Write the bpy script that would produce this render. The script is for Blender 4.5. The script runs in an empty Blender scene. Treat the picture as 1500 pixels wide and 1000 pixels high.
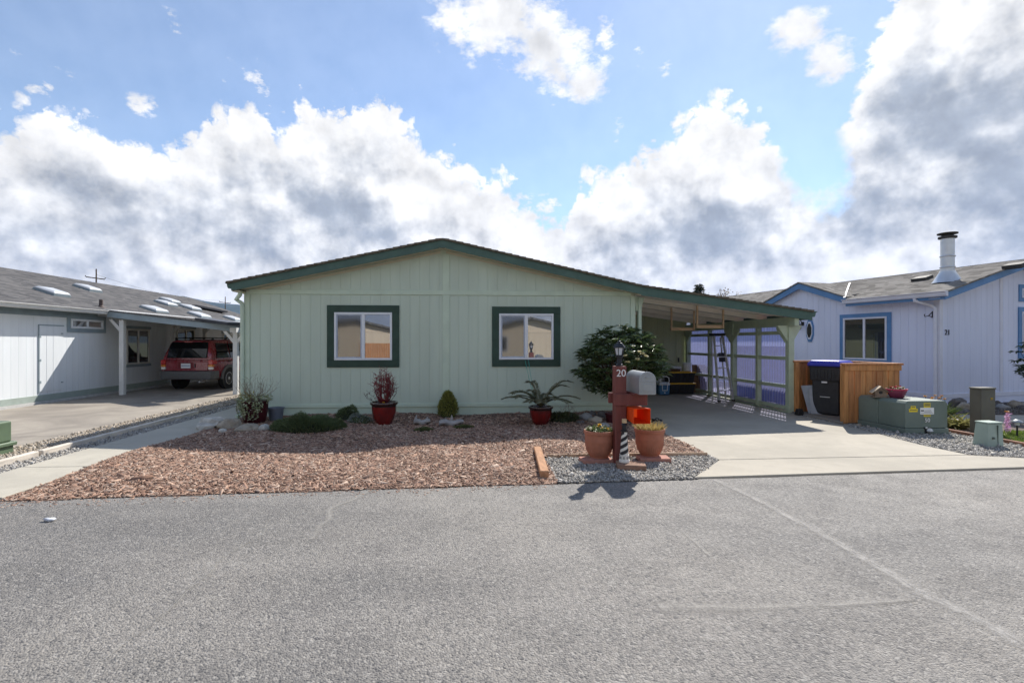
import bpy, bmesh, math, random
import numpy as np
from mathutils import Vector, Matrix, Euler, noise as mnoise
R = math.radians
random.seed(7); rng = np.random.default_rng(7)
sc = bpy.context.scene
COL = sc.collection

# ------------------------------------------------------------------ camera
CAM_H, FPX, PX0, PY0, YAW = 1.55, 720.0, 725.0, 501.5, R(3.43)
cd = bpy.data.cameras.new('camera'); cam = bpy.data.objects.new('camera', cd); COL.objects.link(cam)
cam.location = (0, 0, CAM_H); cam.rotation_euler = (R(90), 0, -YAW)
cd.sensor_width = 36; cd.lens = 36*FPX/1500; cd.shift_x = (750-PX0)/1500; cd.shift_y = (PY0-500)/1500
cd.clip_start = .05; cd.clip_end = 30000
sc.camera = cam

# ------------------------------------------------------------------ light
SUN_EL, SUN_AZ = R(44), R(33.5)          # azimuth from +Y towards +X
sd = bpy.data.lights.new('sun', 'SUN'); sun = bpy.data.objects.new('sun', sd); COL.objects.link(sun)
sd.energy = 4.6; sd.angle = R(.55); sd.color = (1, .945, .87)
sdir = Vector((math.sin(SUN_AZ)*math.cos(SUN_EL), math.cos(SUN_AZ)*math.cos(SUN_EL), math.sin(SUN_EL)))
sun.rotation_euler = (-sdir).to_track_quat('-Z', 'Y').to_euler()
sun.location = (0, 0, 30)
SKY_STRENGTH = .12
sc.view_settings.view_transform = 'Standard'; sc.view_settings.look = 'None'
sc.view_settings.exposure = .52; sc.view_settings.gamma = 1; sc.view_settings.use_curve_mapping = False
sc.render.engine = 'CYCLES'
sc.cycles.use_denoising = True
sc.cycles.max_bounces = 6; sc.cycles.diffuse_bounces = 4; sc.cycles.glossy_bounces = 3; sc.cycles.transparent_max_bounces = 12

class NT:
    """small helper to write node trees"""
    def __init__(s, tree): s.t = tree
    def n(s, kind, **kw):
        nd = s.t.nodes.new(kind)
        for k, v in kw.items(): setattr(nd, k, v)
        return nd
    def link(s, a, b): s.t.links.new(a, b)
    def val(s, x, sock):
        if isinstance(x, (int, float)): sock.default_value = x
        elif isinstance(x, (tuple, list)): sock.default_value = (*x, 1) if len(sock.default_value) == 4 and len(x) == 3 else x
        else: s.link(x, sock)
    def math(s, op, a, b=0, c=None, clamp=False):
        nd = s.n('ShaderNodeMath', operation=op, use_clamp=clamp)
        s.val(a, nd.inputs[0]); s.val(b, nd.inputs[1])
        if c is not None: s.val(c, nd.inputs[2])
        return nd.outputs[0]
    def noise(s, vec, scale, detail=4, rough=.55, dist=0):
        nd = s.n('ShaderNodeTexNoise'); nd.inputs['Scale'].default_value = scale
        nd.inputs['Detail'].default_value = detail; nd.inputs['Roughness'].default_value = rough; nd.inputs['Distortion'].default_value = dist
        if vec is not None: s.link(vec, nd.inputs['Vector'])
        return nd.outputs['Fac']
    def ramp(s, fac, a, b, lo=0., hi=1., smooth=True):
        nd = s.n('ShaderNodeMapRange', interpolation_type='SMOOTHSTEP' if smooth else 'LINEAR', clamp=True)
        s.val(fac, nd.inputs[0]); s.val(a, nd.inputs[1]); s.val(b, nd.inputs[2]); s.val(lo, nd.inputs[3]); s.val(hi, nd.inputs[4])
        return nd.outputs[0]
    def mix(s, fac, a, b, blend='MIX'):
        nd = s.n('ShaderNodeMix', data_type='RGBA', blend_type=blend)
        s.val(fac, nd.inputs[0]); s.val(a, nd.inputs[6]); s.val(b, nd.inputs[7])
        return nd.outputs[2]

def sky_world():
    w = bpy.data.worlds.new('World'); sc.world = w; w.use_nodes = True; w.cycles.sampling_method = 'MANUAL'; w.cycles.sample_map_resolution = 256
    t = NT(w.node_tree); w.node_tree.nodes.clear()
    tc = t.n('ShaderNodeTexCoord'); d = tc.outputs['Generated']
    sky = t.n('ShaderNodeTexSky', sky_type='NISHITA', sun_disc=False, sun_elevation=SUN_EL, sun_rotation=SUN_AZ)
    sky.air_density = 1.0; sky.dust_density = .12; sky.ozone_density = 2.4; sky.altitude = 50
    sx = t.n('ShaderNodeSeparateXYZ'); t.link(d, sx.inputs[0])
    x, y, z = sx.outputs
    az = t.math('ARCTAN2', x, y)
    rr = t.math('SQRT', t.math('ADD', t.math('MULTIPLY', x, x), t.math('MULTIPLY', y, y)))
    el = t.math('ARCTAN2', z, rr)
    def ae(px, py):
        dx = (px-PX0)/FPX
        return YAW+math.atan(dx), math.atan((PY0-py)/FPX/math.sqrt(1+dx*dx))
    # noises on the direction sphere
    n1 = t.noise(d, 5.5, 5, .58, .3); n2 = t.noise(d, 17, 5, .62); n3 = t.noise(d, 2.3, 3, .5)
    mp = t.n('ShaderNodeMapping'); t.link(d, mp.inputs[0]); mp.inputs['Location'].default_value = (3.1, 1.7, .4); mp.inputs['Scale'].default_value = (1, 1, 2.0)
    n4 = t.noise(mp.outputs[0], 4.2, 5, .6); n5 = t.noise(mp.outputs[0], 13, 5, .6)
    vo = t.n('ShaderNodeTexVoronoi', feature='F1'); vo.inputs['Scale'].default_value = 30
    vw = t.n('ShaderNodeVectorMath', operation='MULTIPLY_ADD'); t.link(d, vw.inputs[0]); vw.inputs[1].default_value = (1, 1, 1)
    cb = t.n('ShaderNodeCombineXYZ'); t.link(t.math('MULTIPLY', t.math('SUBTRACT', n2, .5), .10), cb.inputs[0]); t.link(t.math('MULTIPLY', t.math('SUBTRACT', n5, .5), .10), cb.inputs[2])
    t.link(cb.outputs[0], vw.inputs[2]); t.link(vw.outputs[0], vo.inputs['Vector'])
    puff = t.math('SUBTRACT', .5, vo.outputs['Distance'])      # rounded billows
    # top outline of the cumulus bank, as elevation over azimuth
    A0, A1 = R(-55), R(62)
    pts = [(-250, 250), (-120, 215), (0, 192), (50, 168), (85, 148), (120, 165), (180, 192), (250, 208), (285, 190), (305, 152), (345, 146), (385, 140), (398, 178), (420, 180), (436, 140), (450, 130), (500, 138),
           (560, 150), (585, 180), (625, 205), (665, 222), (690, 250), (740, 262), (770, 285), (800, 330), (830, 322), (850, 268), (905, 250), (945, 228), (985, 172), (1030, 142), (1090, 148),
           (1130, 200), (1165, 232), (1205, 250), (1228, 190), (1248, 150), (1268, 90), (1290, 20), (1340, -80), (1500, -160), (1700, -120)]
    fc = t.n('ShaderNodeFloatCurve'); cv = fc.mapping.curves[0]
    P = []
    for px, py in pts:
        a, e = ae(px, py); P.append(((a-A0)/(A1-A0), e/1.2))
    P = [(0, P[0][1])]+P+[(1, P[-1][1])]
    cv.points[0].location = P[0]; cv.points[1].location = P[-1]
    for q in P[1:-1]: cv.points.new(*q)
    for q in cv.points: q.handle_type = 'VECTOR'
    fc.mapping.extend = 'HORIZONTAL'; fc.mapping.update()
    azw = t.math('ADD', az, t.math('MULTIPLY', t.math('SUBTRACT', n5, .5), .07))
    t.link(t.ramp(azw, A0, A1, smooth=False), fc.inputs['Value'])
    top = t.math('MULTIPLY', fc.outputs[0], 1.2)
    back = t.ramp(t.math('ABSOLUTE', az), R(62), R(85))          # beyond the outline: broken cumulus of the same kind
    top = t.math('ADD', t.math('MULTIPLY', top, t.math('SUBTRACT', 1, back)), t.math('MULTIPLY', back, t.math('ADD', .12, t.math('MULTIPLY', n3, .55))))
    depth = t.math('SUBTRACT', top, el)
    bill = t.math('ABSOLUTE', t.math('SUBTRACT', t.math('MULTIPLY', n2, 2), 1))
    wob = t.math('ADD', t.math('MULTIPLY', t.math('SUBTRACT', n1, .5), .17), t.math('ADD', t.math('MULTIPLY', t.math('SUBTRACT', bill, .18), .11), t.math('MULTIPLY', puff, .04)))
    dens = t.math('ADD', depth, t.math('ADD', wob, .014))
    ae_v = t.n('ShaderNodeCombineXYZ'); t.link(az, ae_v.inputs[0]); t.link(el, ae_v.inputs[1])
    def blob(px, py, rx, ry, rot=0):
        a, e = ae(px, py); m_ = t.n('ShaderNodeMapping', vector_type='TEXTURE'); t.link(ae_v.outputs[0], m_.inputs[0])
        m_.inputs['Location'].default_value = (a, e, 0); m_.inputs['Rotation'].default_value = (0, 0, rot); m_.inputs['Scale'].default_value = (rx/FPX*.92, ry/FPX*.92, 1)
        l_ = t.n('ShaderNodeVectorMath', operation='LENGTH'); t.link(m_.outputs[0], l_.inputs[0]); return l_.outputs['Value']
    def near(bl):
        r = None
        for b in bl: q = blob(*b); r = q if r is None else t.math('MINIMUM', r, q)
        return t.math('SUBTRACT', 1, r)
    def mx(a, b): return t.math('MAXIMUM', a, b)
    # loose fair-weather clouds above the bank
    loose = near([(965, 105, 26, 30), (85, 100, 55, 12, -.3), (20, 122, 40, 16), (258, 36, 22, 10, -.7),
              (210, 155, 26, 12), (370, 110, 46, 24, -.6), (905, 190, 14, 20), (885, 60, 20, 34, -.3), (935, 65, 16, 26), (800, 300, 36, 22), (760, 300, 50, 30)])
    mq = t.n('ShaderNodeMapping'); t.link(d, mq.inputs[0]); mq.inputs['Rotation'].default_value = (0, R(25), 0); mq.inputs['Scale'].default_value = (1, 1, 1.7); n6 = t.noise(mq.outputs[0], 34, 5, .68)
    lw = t.math('ADD', t.math('MULTIPLY', t.math('SUBTRACT', n4, .56), 3.2), t.math('ADD', t.math('MULTIPLY', t.math('SUBTRACT', n5, .5), 3.4), t.math('MULTIPLY', t.math('SUBTRACT', n6, .5), 4.2)))
    ldens = t.math('ADD', loose, lw)
    lm = t.math('MULTIPLY', t.ramp(ldens, .15, 1.5), t.ramp(loose, -.75, .5))
    bigl = near([(725, 18, 125, 72), (800, 72, 100, 66, -.6), (855, 122, 42, 36), (1165, 42, 50, 42), (1215, 85, 52, 36, -.7)])
    lm = mx(lm, t.math('MULTIPLY', t.ramp(t.math('ADD', t.math('MULTIPLY', bigl, 2.3), t.math('MULTIPLY', lw, .72)), .0, 1.5), t.ramp(bigl, -.45, .2)))
    hole = near([(1190, 238, 38, 60, .4), (172, 188, 24, 14)])
    hm = t.ramp(t.math('ADD', hole, t.math('MULTIPLY', t.math('SUBTRACT', n2, .5), 1.6)), -.15, .45)
    bank = t.math('MULTIPLY', t.ramp(dens, -.004, .028), t.math('SUBTRACT', 1, hm))
    mask = mx(mx(bank, t.math('MULTIPLY', lm, .95)), .13)
    # grey undersides: the thick parts that the sun cannot reach
    grey = near([(300, 325, 247, 67, -.1), (480, 300, 221, 62, -.25), (60, 350, 182, 58), (560, 345, 156, 52), (1030, 345, 247, 71), (1190, 352, 156, 44), (1420, 190, 195, 123, -.4), (1330, 130, 104, 78), (1240, 300, 143, 71), (1480, 260, 156, 78),
              (930, 300, 91, 65), (530, 210, 78, 78), (1560, 330, 169, 78), (-120, 330, 195, 78), (1020, 185, 44, 31)])
    gback = t.math('MULTIPLY', back, t.ramp(depth, .05, .3))
    g = t.math('ADD', mx(grey, gback), t.math('ADD', t.math('MULTIPLY', t.math('SUBTRACT', n4, .5), 1.5), t.math('MULTIPLY', t.math('SUBTRACT', n2, .5), .5)))
    off = t.n('ShaderNodeVectorMath', operation='ADD'); t.link(d, off.inputs[0]); off.inputs[1].default_value = (.012, .0, .026)
    rel = t.math('SUBTRACT', t.noise(d, 9, 5, .55), t.noise(off.outputs[0], 9, 5, .55))      # lit tops, shaded undersides
    g = t.math('SUBTRACT', g, t.math('MULTIPLY', rel, 3.2))
    gm = t.math('MULTIPLY', t.ramp(g, -.30, 1.15), t.ramp(dens, .02, .16))
    ccol = t.mix(gm, CLOUD_W, CLOUD_G)
    soft = t.math('ADD', .97, t.math('ADD', t.math('MULTIPLY', rel, 1.1), t.math('MULTIPLY', t.math('SUBTRACT', n2, .5), .22)))
    cs = t.n('ShaderNodeVectorMath', operation='SCALE'); t.link(ccol, cs.inputs[0]); t.link(soft, cs.inputs['Scale'])
    skyc = t.n('ShaderNodeVectorMath', operation='SCALE'); t.link(sky.outputs[0], skyc.inputs[0]); skyc.inputs['Scale'].default_value = SKY_STRENGTH
    fin = t.mix(mask, skyc.outputs[0], cs.outputs[0])
    bg = t.n('ShaderNodeBackground'); bg.inputs['Strength'].default_value = 1.0
    t.link(fin, bg.inputs[0])
    out = t.n('ShaderNodeOutputWorld'); t.link(bg.outputs[0], out.inputs[0])
CLOUD_W = (.76, .755, .745); CLOUD_G = (.355, .39, .445)
sky_world()

# ------------------------------------------------------------------ pixel -> place
def ray(px, py):
    dx = (px-PX0)/FPX; dz = (PY0-py)/FPX
    return Vector((math.sin(YAW)+dx*math.cos(YAW), math.cos(YAW)-dx*math.sin(YAW), dz))
def G(px, py, z=0.):
    d = ray(px, py); t = (z-CAM_H)/d.z; return Vector((d.x*t, d.y*t, z))
def PY(px, py, Y):
    d = ray(px, py); t = Y/d.y; return Vector((d.x*t, Y, CAM_H+d.z*t))
def PXp(px, py, X):
    d = ray(px, py); t = X/d.x; return Vector((X, d.y*t, CAM_H+d.z*t))

# ------------------------------------------------------------------ materials
MATS = {}
def M(name, col, rough=.7, var=.12, scale=6., bump=0., bscale=60., spec=.35, metal=0., stretch=(1, 1, 1), col2=None, island=None, transl=0., coat=0., detail=5, ior=None, emis=0):
    if name in MATS: return MATS[name]
    m = bpy.data.materials.new(name); m.use_nodes = True; MATS[name] = m
    t = NT(m.node_tree); b = m.node_tree.nodes['Principled BSDF']; out = m.node_tree.nodes['Material Output']
    b.inputs['Roughness'].default_value = rough; b.inputs['Specular IOR Level'].default_value = spec; b.inputs['Metallic'].default_value = metal
    if coat: b.inputs['Coat Weight'].default_value = coat; b.inputs['Coat Roughness'].default_value = .04
    if ior: b.inputs['IOR'].default_value = ior
    geo = t.n('ShaderNodeNewGeometry'); mp = t.n('ShaderNodeMapping'); t.link(geo.outputs['Position'], mp.inputs[0]); mp.inputs['Scale'].default_value = stretch
    pos = mp.outputs[0]
    a = tuple(max(0, c*(1-var)) for c in col); c2 = col2 or tuple(min(1, c*(1+var)) for c in col)
    n = t.noise(pos, scale, detail, .6)
    c = t.mix(t.ramp(n, .3, .7), a if not col2 else col, c2)
    if island:
        cr = t.n('ShaderNodeValToRGB'); t.link(geo.outputs['Random Per Island'], cr.inputs[0])
        while len(cr.color_ramp.elements) < len(island): cr.color_ramp.elements.new(.5)
        for i, ic in enumerate(island): e = cr.color_ramp.elements[i]; e.position = i/(len(island)-1); e.color = (*ic, 1)
        c = t.mix(.8 if len(island) > 1 else 0, c, cr.outputs[0])
    t.link(c, b.inputs['Base Color'])
    rv = t.math('ADD', rough-.08, t.math('MULTIPLY', t.noise(pos, scale*2.3, 3), .16)); t.link(rv, b.inputs['Roughness'])
    if bump:
        bp = t.n('ShaderNodeBump'); bp.inputs['Strength'].default_value = min(1, bump); bp.inputs['Distance'].default_value = .004*max(1, bump)
        t.link(t.noise(pos, bscale, 6, .65), bp.inputs['Height']); t.link(bp.outputs[0], b.inputs['Normal'])
    if transl:
        tr = t.n('ShaderNodeBsdfTranslucent'); t.link(c, tr.inputs[0]); mxs = t.n('ShaderNodeMixShader'); mxs.inputs[0].default_value = transl
        t.link(b.outputs[0], mxs.inputs[1]); t.link(tr.outputs[0], mxs.inputs[2]); t.link(mxs.outputs[0], out.inputs[0])
    return m

# ------------------------------------------------------------------ mesh builder
MINV = {}
class MB:
    def __init__(s): s.v = []; s.f = []
    def add(s, vs, fs):
        o = len(s.v); s.v += [tuple(v) for v in vs]; s.f += [tuple(i+o for i in f) for f in fs]; return s
    def box(s, x0, x1, y0, y1, z0, z1):
        return s.add([(x0, y0, z0), (x1, y0, z0), (x1, y1, z0), (x0, y1, z0), (x0, y0, z1), (x1, y0, z1), (x1, y1, z1), (x0, y1, z1)],
                     [(0, 3, 2, 1), (4, 5, 6, 7), (0, 1, 5, 4), (1, 2, 6, 5), (2, 3, 7, 6), (3, 0, 4, 7)])
    def obox(s, c, size, rot=(0, 0, 0), taper=1.):
        m = Euler(rot).to_matrix(); c = Vector(c); hx, hy, hz = [q/2 for q in size]; vs = []
        for z in (-1, 1):
            k = taper if z > 0 else 1
            for x, y in ((-1, -1), (1, -1), (1, 1), (-1, 1)): vs.append(c+m @ Vector((x*hx*k, y*hy*k, z*hz)))
        return s.add(vs, [(0, 3, 2, 1), (4, 5, 6, 7), (0, 1, 5, 4), (1, 2, 6, 5), (2, 3, 7, 6), (3, 0, 4, 7)])
    def bar(s, p, q, w, h, up=(0, 0, 1)):
        p, q = Vector(p), Vector(q); d = (q-p).normalized(); u = Vector(up); a = d.cross(u)
        if a.length < 1e-4: a = d.cross(Vector((0, 1, 0)))
        a.normalize(); b = a.cross(d).normalized(); a *= w/2; b *= h/2
        vs = [p-a-b, p+a-b, p+a+b, p-a+b, q-a-b, q+a-b, q+a+b, q-a+b]
        return s.add(vs, [(0, 1, 2, 3), (7, 6, 5, 4), (0, 4, 5, 1), (1, 5, 6, 2), (2, 6, 7, 3), (3, 7, 4, 0)])
    def prism(s, poly, off):
        """poly: planar 3D points, off: extrusion vector"""
        n = len(poly); off = Vector(off); vs = [Vector(p) for p in poly]; vs += [p+off for p in vs]
        fs = [tuple(range(n-1, -1, -1)), tuple(range(n, 2*n))]+[(i, (i+1) % n, (i+1) % n+n, i+n) for i in range(n)]
        return s.add(vs, fs)
    def tube(s, pts, r, n=8, cap=True):
        pts = [Vector(p) for p in pts]; rs = r if isinstance(r, (list, tuple)) else [r]*len(pts); vs = []; fs = []; ref = None
        for i, p in enumerate(pts):
            d = (pts[min(i+1, len(pts)-1)]-pts[max(i-1, 0)]).normalized()
            if ref is None: ref = d.orthogonal().normalized()
            a = (ref-d*ref.dot(d))
            if a.length < 1e-5: a = d.orthogonal()
            a.normalize(); ref = a; b = d.cross(a)
            for k in range(n): th = 2*math.pi*k/n; vs.append(p+(a*math.cos(th)+b*math.sin(th))*rs[i])
        for i in range(len(pts)-1):
            for k in range(n): fs.append((i*n+k, i*n+(k+1) % n, (i+1)*n+(k+1) % n, (i+1)*n+k))
        if cap: fs.append(tuple(range(n-1, -1, -1))); fs.append(tuple(range((len(pts)-1)*n, len(pts)*n)))
        return s.add(vs, fs)
    def lathe(s, prof, c=(0, 0, 0), n=24, sx=1, sy=1, cap=True):
        vs = []; fs = []; c = Vector(c)
        for r, z in prof:
            for k in range(n): th = 2*math.pi*k/n; vs.append(c+Vector((r*math.cos(th)*sx, r*math.sin(th)*sy, z)))
        for i in range(len(prof)-1):
            for k in range(n): fs.append((i*n+k, i*n+(k+1) % n, (i+1)*n+(k+1) % n, (i+1)*n+k))
        if cap: fs.append(tuple(range(n-1, -1, -1))); fs.append(tuple(range((len(prof)-1)*n, len(prof)*n)))
        return s.add(vs, fs)
    def loft(s, rings, cap=True):
        n = len(rings[0]); vs = [p for r in rings for p in r]; fs = []
        for i in range(len(rings)-1):
            for k in range(n): fs.append((i*n+k, i*n+(k+1) % n, (i+1)*n+(k+1) % n, (i+1)*n+k))
        if cap: fs.append(tuple(range(n-1, -1, -1))); fs.append(tuple(range((len(rings)-1)*n, len(rings)*n)))
        return s.add(vs, fs)
    def build(s, name, mat, parent=None, w=False, smooth=None, bevel=0, seg=1):
        vs = s.v
        if w and parent is not None: mi = MINV[parent.name]; vs = [mi @ Vector(v) for v in vs]
        me = bpy.data.meshes.new(name); me.from_pydata([tuple(v) for v in vs], [], s.f)
        if len(s.f) < 30000:
            bm = bmesh.new(); bm.from_mesh(me); bmesh.ops.recalc_face_normals(bm, faces=bm.faces); bm.to_mesh(me); bm.free()
        if smooth is not None:
            me.polygons.foreach_set('use_smooth', [True]*len(me.polygons)); me.set_sharp_from_angle(angle=R(smooth))
        me.materials.append(mat)
        return link(name, me, parent, bevel, seg)
def link(name, me, parent=None, bevel=0, seg=1):
    o = bpy.data.objects.new(name, me); COL.objects.link(o)
    if parent is not None: o.parent = parent; MINV[o.name] = MINV[parent.name]
    else: MINV[o.name] = Matrix.Identity(4)
    if bevel:
        b = o.modifiers.new('bevel', 'BEVEL'); b.width = bevel; b.segments = seg; b.limit_method = 'ANGLE'; b.angle_limit = R(40)
    return o
def tag(o, label=None, cat=None, group=None, kind=None):
    if label: o['label'] = label
    if cat: o['category'] = cat
    if group: o['group'] = group
    if kind: o['kind'] = kind
    return o
def thing(name, label, cat, loc=(0, 0, 0), rz=0., group=None):
    o = bpy.data.objects.new(name, None); COL.objects.link(o); o.location = loc; o.rotation_euler = (0, 0, rz); o.empty_display_size = .1
    MINV[o.name] = (Matrix.Translation(Vector(loc)) @ Matrix.Rotation(rz, 4, 'Z')).inverted()
    return tag(o, label, cat, group)
def clone(o, parent=None):
    c = o.copy(); COL.objects.link(c); c.parent = parent
    for ch in o.children: clone(ch, c)
    return c
def share(o, loc, rot=None):
    """another piece with the same mesh, moved within its parent"""
    c = o.copy(); COL.objects.link(c); c.location = loc
    if rot: c.rotation_euler = rot
    MINV[c.name] = MINV[o.name]; return c
def np_mesh(name, V, F, mat, parent=None, smooth=False):
    """fast mesh from numpy: V (n,3), F (m,k) all faces the same size"""
    me = bpy.data.meshes.new(name); k = F.shape[1]
    me.vertices.add(len(V)); me.vertices.foreach_set('co', np.ascontiguousarray(V, dtype=np.float32).ravel())
    me.loops.add(F.size); me.loops.foreach_set('vertex_index', np.ascontiguousarray(F, dtype=np.int32).ravel())
    me.polygons.add(len(F)); me.polygons.foreach_set('loop_start', np.arange(0, F.size, k, dtype=np.int32))
    me.update(calc_edges=True); me.materials.append(mat)
    if smooth: me.polygons.foreach_set('use_smooth', [True]*len(F))
    return link(name, me, parent)
def rot_mats(n, tilt=None):
    """random rotations; tilt limits the lean from the vertical"""
    a = rng.uniform(0, 2*np.pi, n); b = rng.normal(0, tilt, n) if tilt is not None else np.arccos(rng.uniform(-1, 1, n)); g = rng.uniform(0, 2*np.pi, n)
    ca, sa, cb, sb, cg, sg = np.cos(a), np.sin(a), np.cos(b), np.sin(b), np.cos(g), np.sin(g)
    z = np.zeros(n); o = np.ones(n)
    Rz = np.stack([np.stack([ca, -sa, z], -1), np.stack([sa, ca, z], -1), np.stack([z, z, o], -1)], 1)
    Rx = np.stack([np.stack([o, z, z], -1), np.stack([z, cb, -sb], -1), np.stack([z, sb, cb], -1)], 1)
    R2 = np.stack([np.stack([cg, -sg, z], -1), np.stack([sg, cg, z], -1), np.stack([z, z, o], -1)], 1)
    return Rz @ Rx @ R2
def scatter(name, base_v, base_f, pos, size, mat, tilt=None, parent=None, jitter=0.):
    n = len(pos); B = np.asarray(base_v, float); Fb = np.asarray(base_f)
    V = np.broadcast_to(B, (n, *B.shape)).copy()
    if jitter: V *= 1+rng.uniform(-jitter, jitter, V.shape)
    size = np.asarray(size); V = V*(size.reshape(n, 1, -1))
    V = np.einsum('nij,nkj->nki', rot_mats(n, tilt), V)+np.asarray(pos)[:, None, :]
    F = (Fb[None]+np.arange(n)[:, None, None]*len(B)).reshape(-1, Fb.shape[1])
    return np_mesh(name, V.reshape(-1, 3), F, mat, parent)
def in_poly(x, y, poly):
    c = np.zeros(len(x), bool); n = len(poly)
    for i in range(n):
        x0, y0 = poly[i]; x1, y1 = poly[(i+1) % n]
        if y0 == y1: continue
        h = ((y0 > y) != (y1 > y)) & (x < (x1-x0)*(y-y0)/(y1-y0)+x0); c ^= h
    return c
def rand_in(poly, n):
    p = np.array([q[:2] for q in poly]); lo, hi = p.min(0), p.max(0); out = np.zeros((0, 2))
    while len(out) < n:
        q = rng.uniform(lo, hi, (n*2, 2)); out = np.vstack([out, q[in_poly(q[:, 0], q[:, 1], p)]])
    return out[:n]
OCT = ([(1, 0, 0), (-1, 0, 0), (0, 1, 0), (0, -1, 0), (0, 0, 1), (0, 0, -1)], [(0, 2, 4), (2, 1, 4), (1, 3, 4), (3, 0, 4), (2, 0, 5), (1, 2, 5), (3, 1, 5), (0, 3, 5)])
def ico_np():
    bm = bmesh.new(); bmesh.ops.create_icosphere(bm, subdivisions=1, radius=1); v = [tuple(q.co) for q in bm.verts]; f = [tuple(q.index for q in p.verts) for p in bm.faces]; bm.free(); return v, f
ICO = ico_np()
def leaf_mesh(name, pos, dirs, L, W, mat, parent=None, droop=.2, fold=.25):
    """folded pointed leaves: pos (n,3), dirs (n,3) growth direction"""
    pos = np.asarray(pos, float); d = np.asarray(dirs, float); n = len(pos); d /= np.linalg.norm(d, axis=1)[:, None]+1e-9
    up = rng.normal(0, .35, (n, 3)); up[:, 2] += 1
    s = np.cross(d, up); s /= np.linalg.norm(s, axis=1)[:, None]+1e-9; u = np.cross(s, d)
    L = np.asarray(L)*rng.uniform(.7, 1.25, n); W = np.asarray(W)*rng.uniform(.75, 1.2, n)
    L = L[:, None]; W = W[:, None]
    mid = pos+d*L*.5; tip = pos+d*L-u*L*droop
    V = np.stack([pos, mid+s*W/2+u*W*fold, tip, mid-s*W/2+u*W*fold, mid-u*L*droop*.15], 1).reshape(-1, 3)
    k = np.arange(n)[:, None]*5
    F = np.concatenate([k+np.array([[0, 1, 4]]), k+np.array([[1, 2, 4]]), k+np.array([[2, 3, 4]]), k+np.array([[3, 0, 4]])])
    F = F.reshape(4, n, 3).transpose(1, 0, 2).reshape(-1, 3)
    return np_mesh(name, V, F, mat, parent)
def rock(name, c, size, mat, parent=None, seed=0, rough=.25, rz=0., sub=3):
    bm = bmesh.new(); bmesh.ops.create_icosphere(bm, subdivisions=sub, radius=.5)
    for v in bm.verts:
        p = v.co.copy(); k = 1+rough*mnoise.noise(p*2.2+Vector((seed*7.3, seed*1.7, 0)))+rough*.5*mnoise.noise(p*5+Vector((0, seed*3.1, seed)))
        q = p*k; q = Vector((q.x*size[0], q.y*size[1], max(q.z, -.32)*size[2])); c_, s_ = math.cos(rz), math.sin(rz)
        v.co = Vector((q.x*c_-q.y*s_, q.x*s_+q.y*c_, q.z))
    me = bpy.data.meshes.new(name); bm.to_mesh(me); bm.free(); me.materials.append(mat); me.polygons.foreach_set('use_smooth', [True]*len(me.polygons))
    o = link(name, me, parent); o.location = (c[0], c[1], c[2]+.3*size[2]); return o
def text_mesh(name, txt, size, mat, parent, loc, rot=(R(90), 0, 0), depth=.004, align='CENTER'):
    cu = bpy.data.curves.new('txt', 'FONT'); cu.body = txt; cu.size = size; cu.extrude = depth; cu.align_x = align; cu.align_y = 'CENTER'
    tmp = bpy.data.objects.new('txt', cu); COL.objects.link(tmp); dg = bpy.context.evaluated_depsgraph_get()
    me = bpy.data.meshes.new_from_object(tmp.evaluated_get(dg)); bpy.data.objects.remove(tmp); me.name = name
    me.materials.clear(); me.materials.append(mat)
    me.transform(Matrix.Translation(Vector(loc)) @ Euler(rot).to_matrix().to_4x4())
    return link(name, me, parent)

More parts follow.
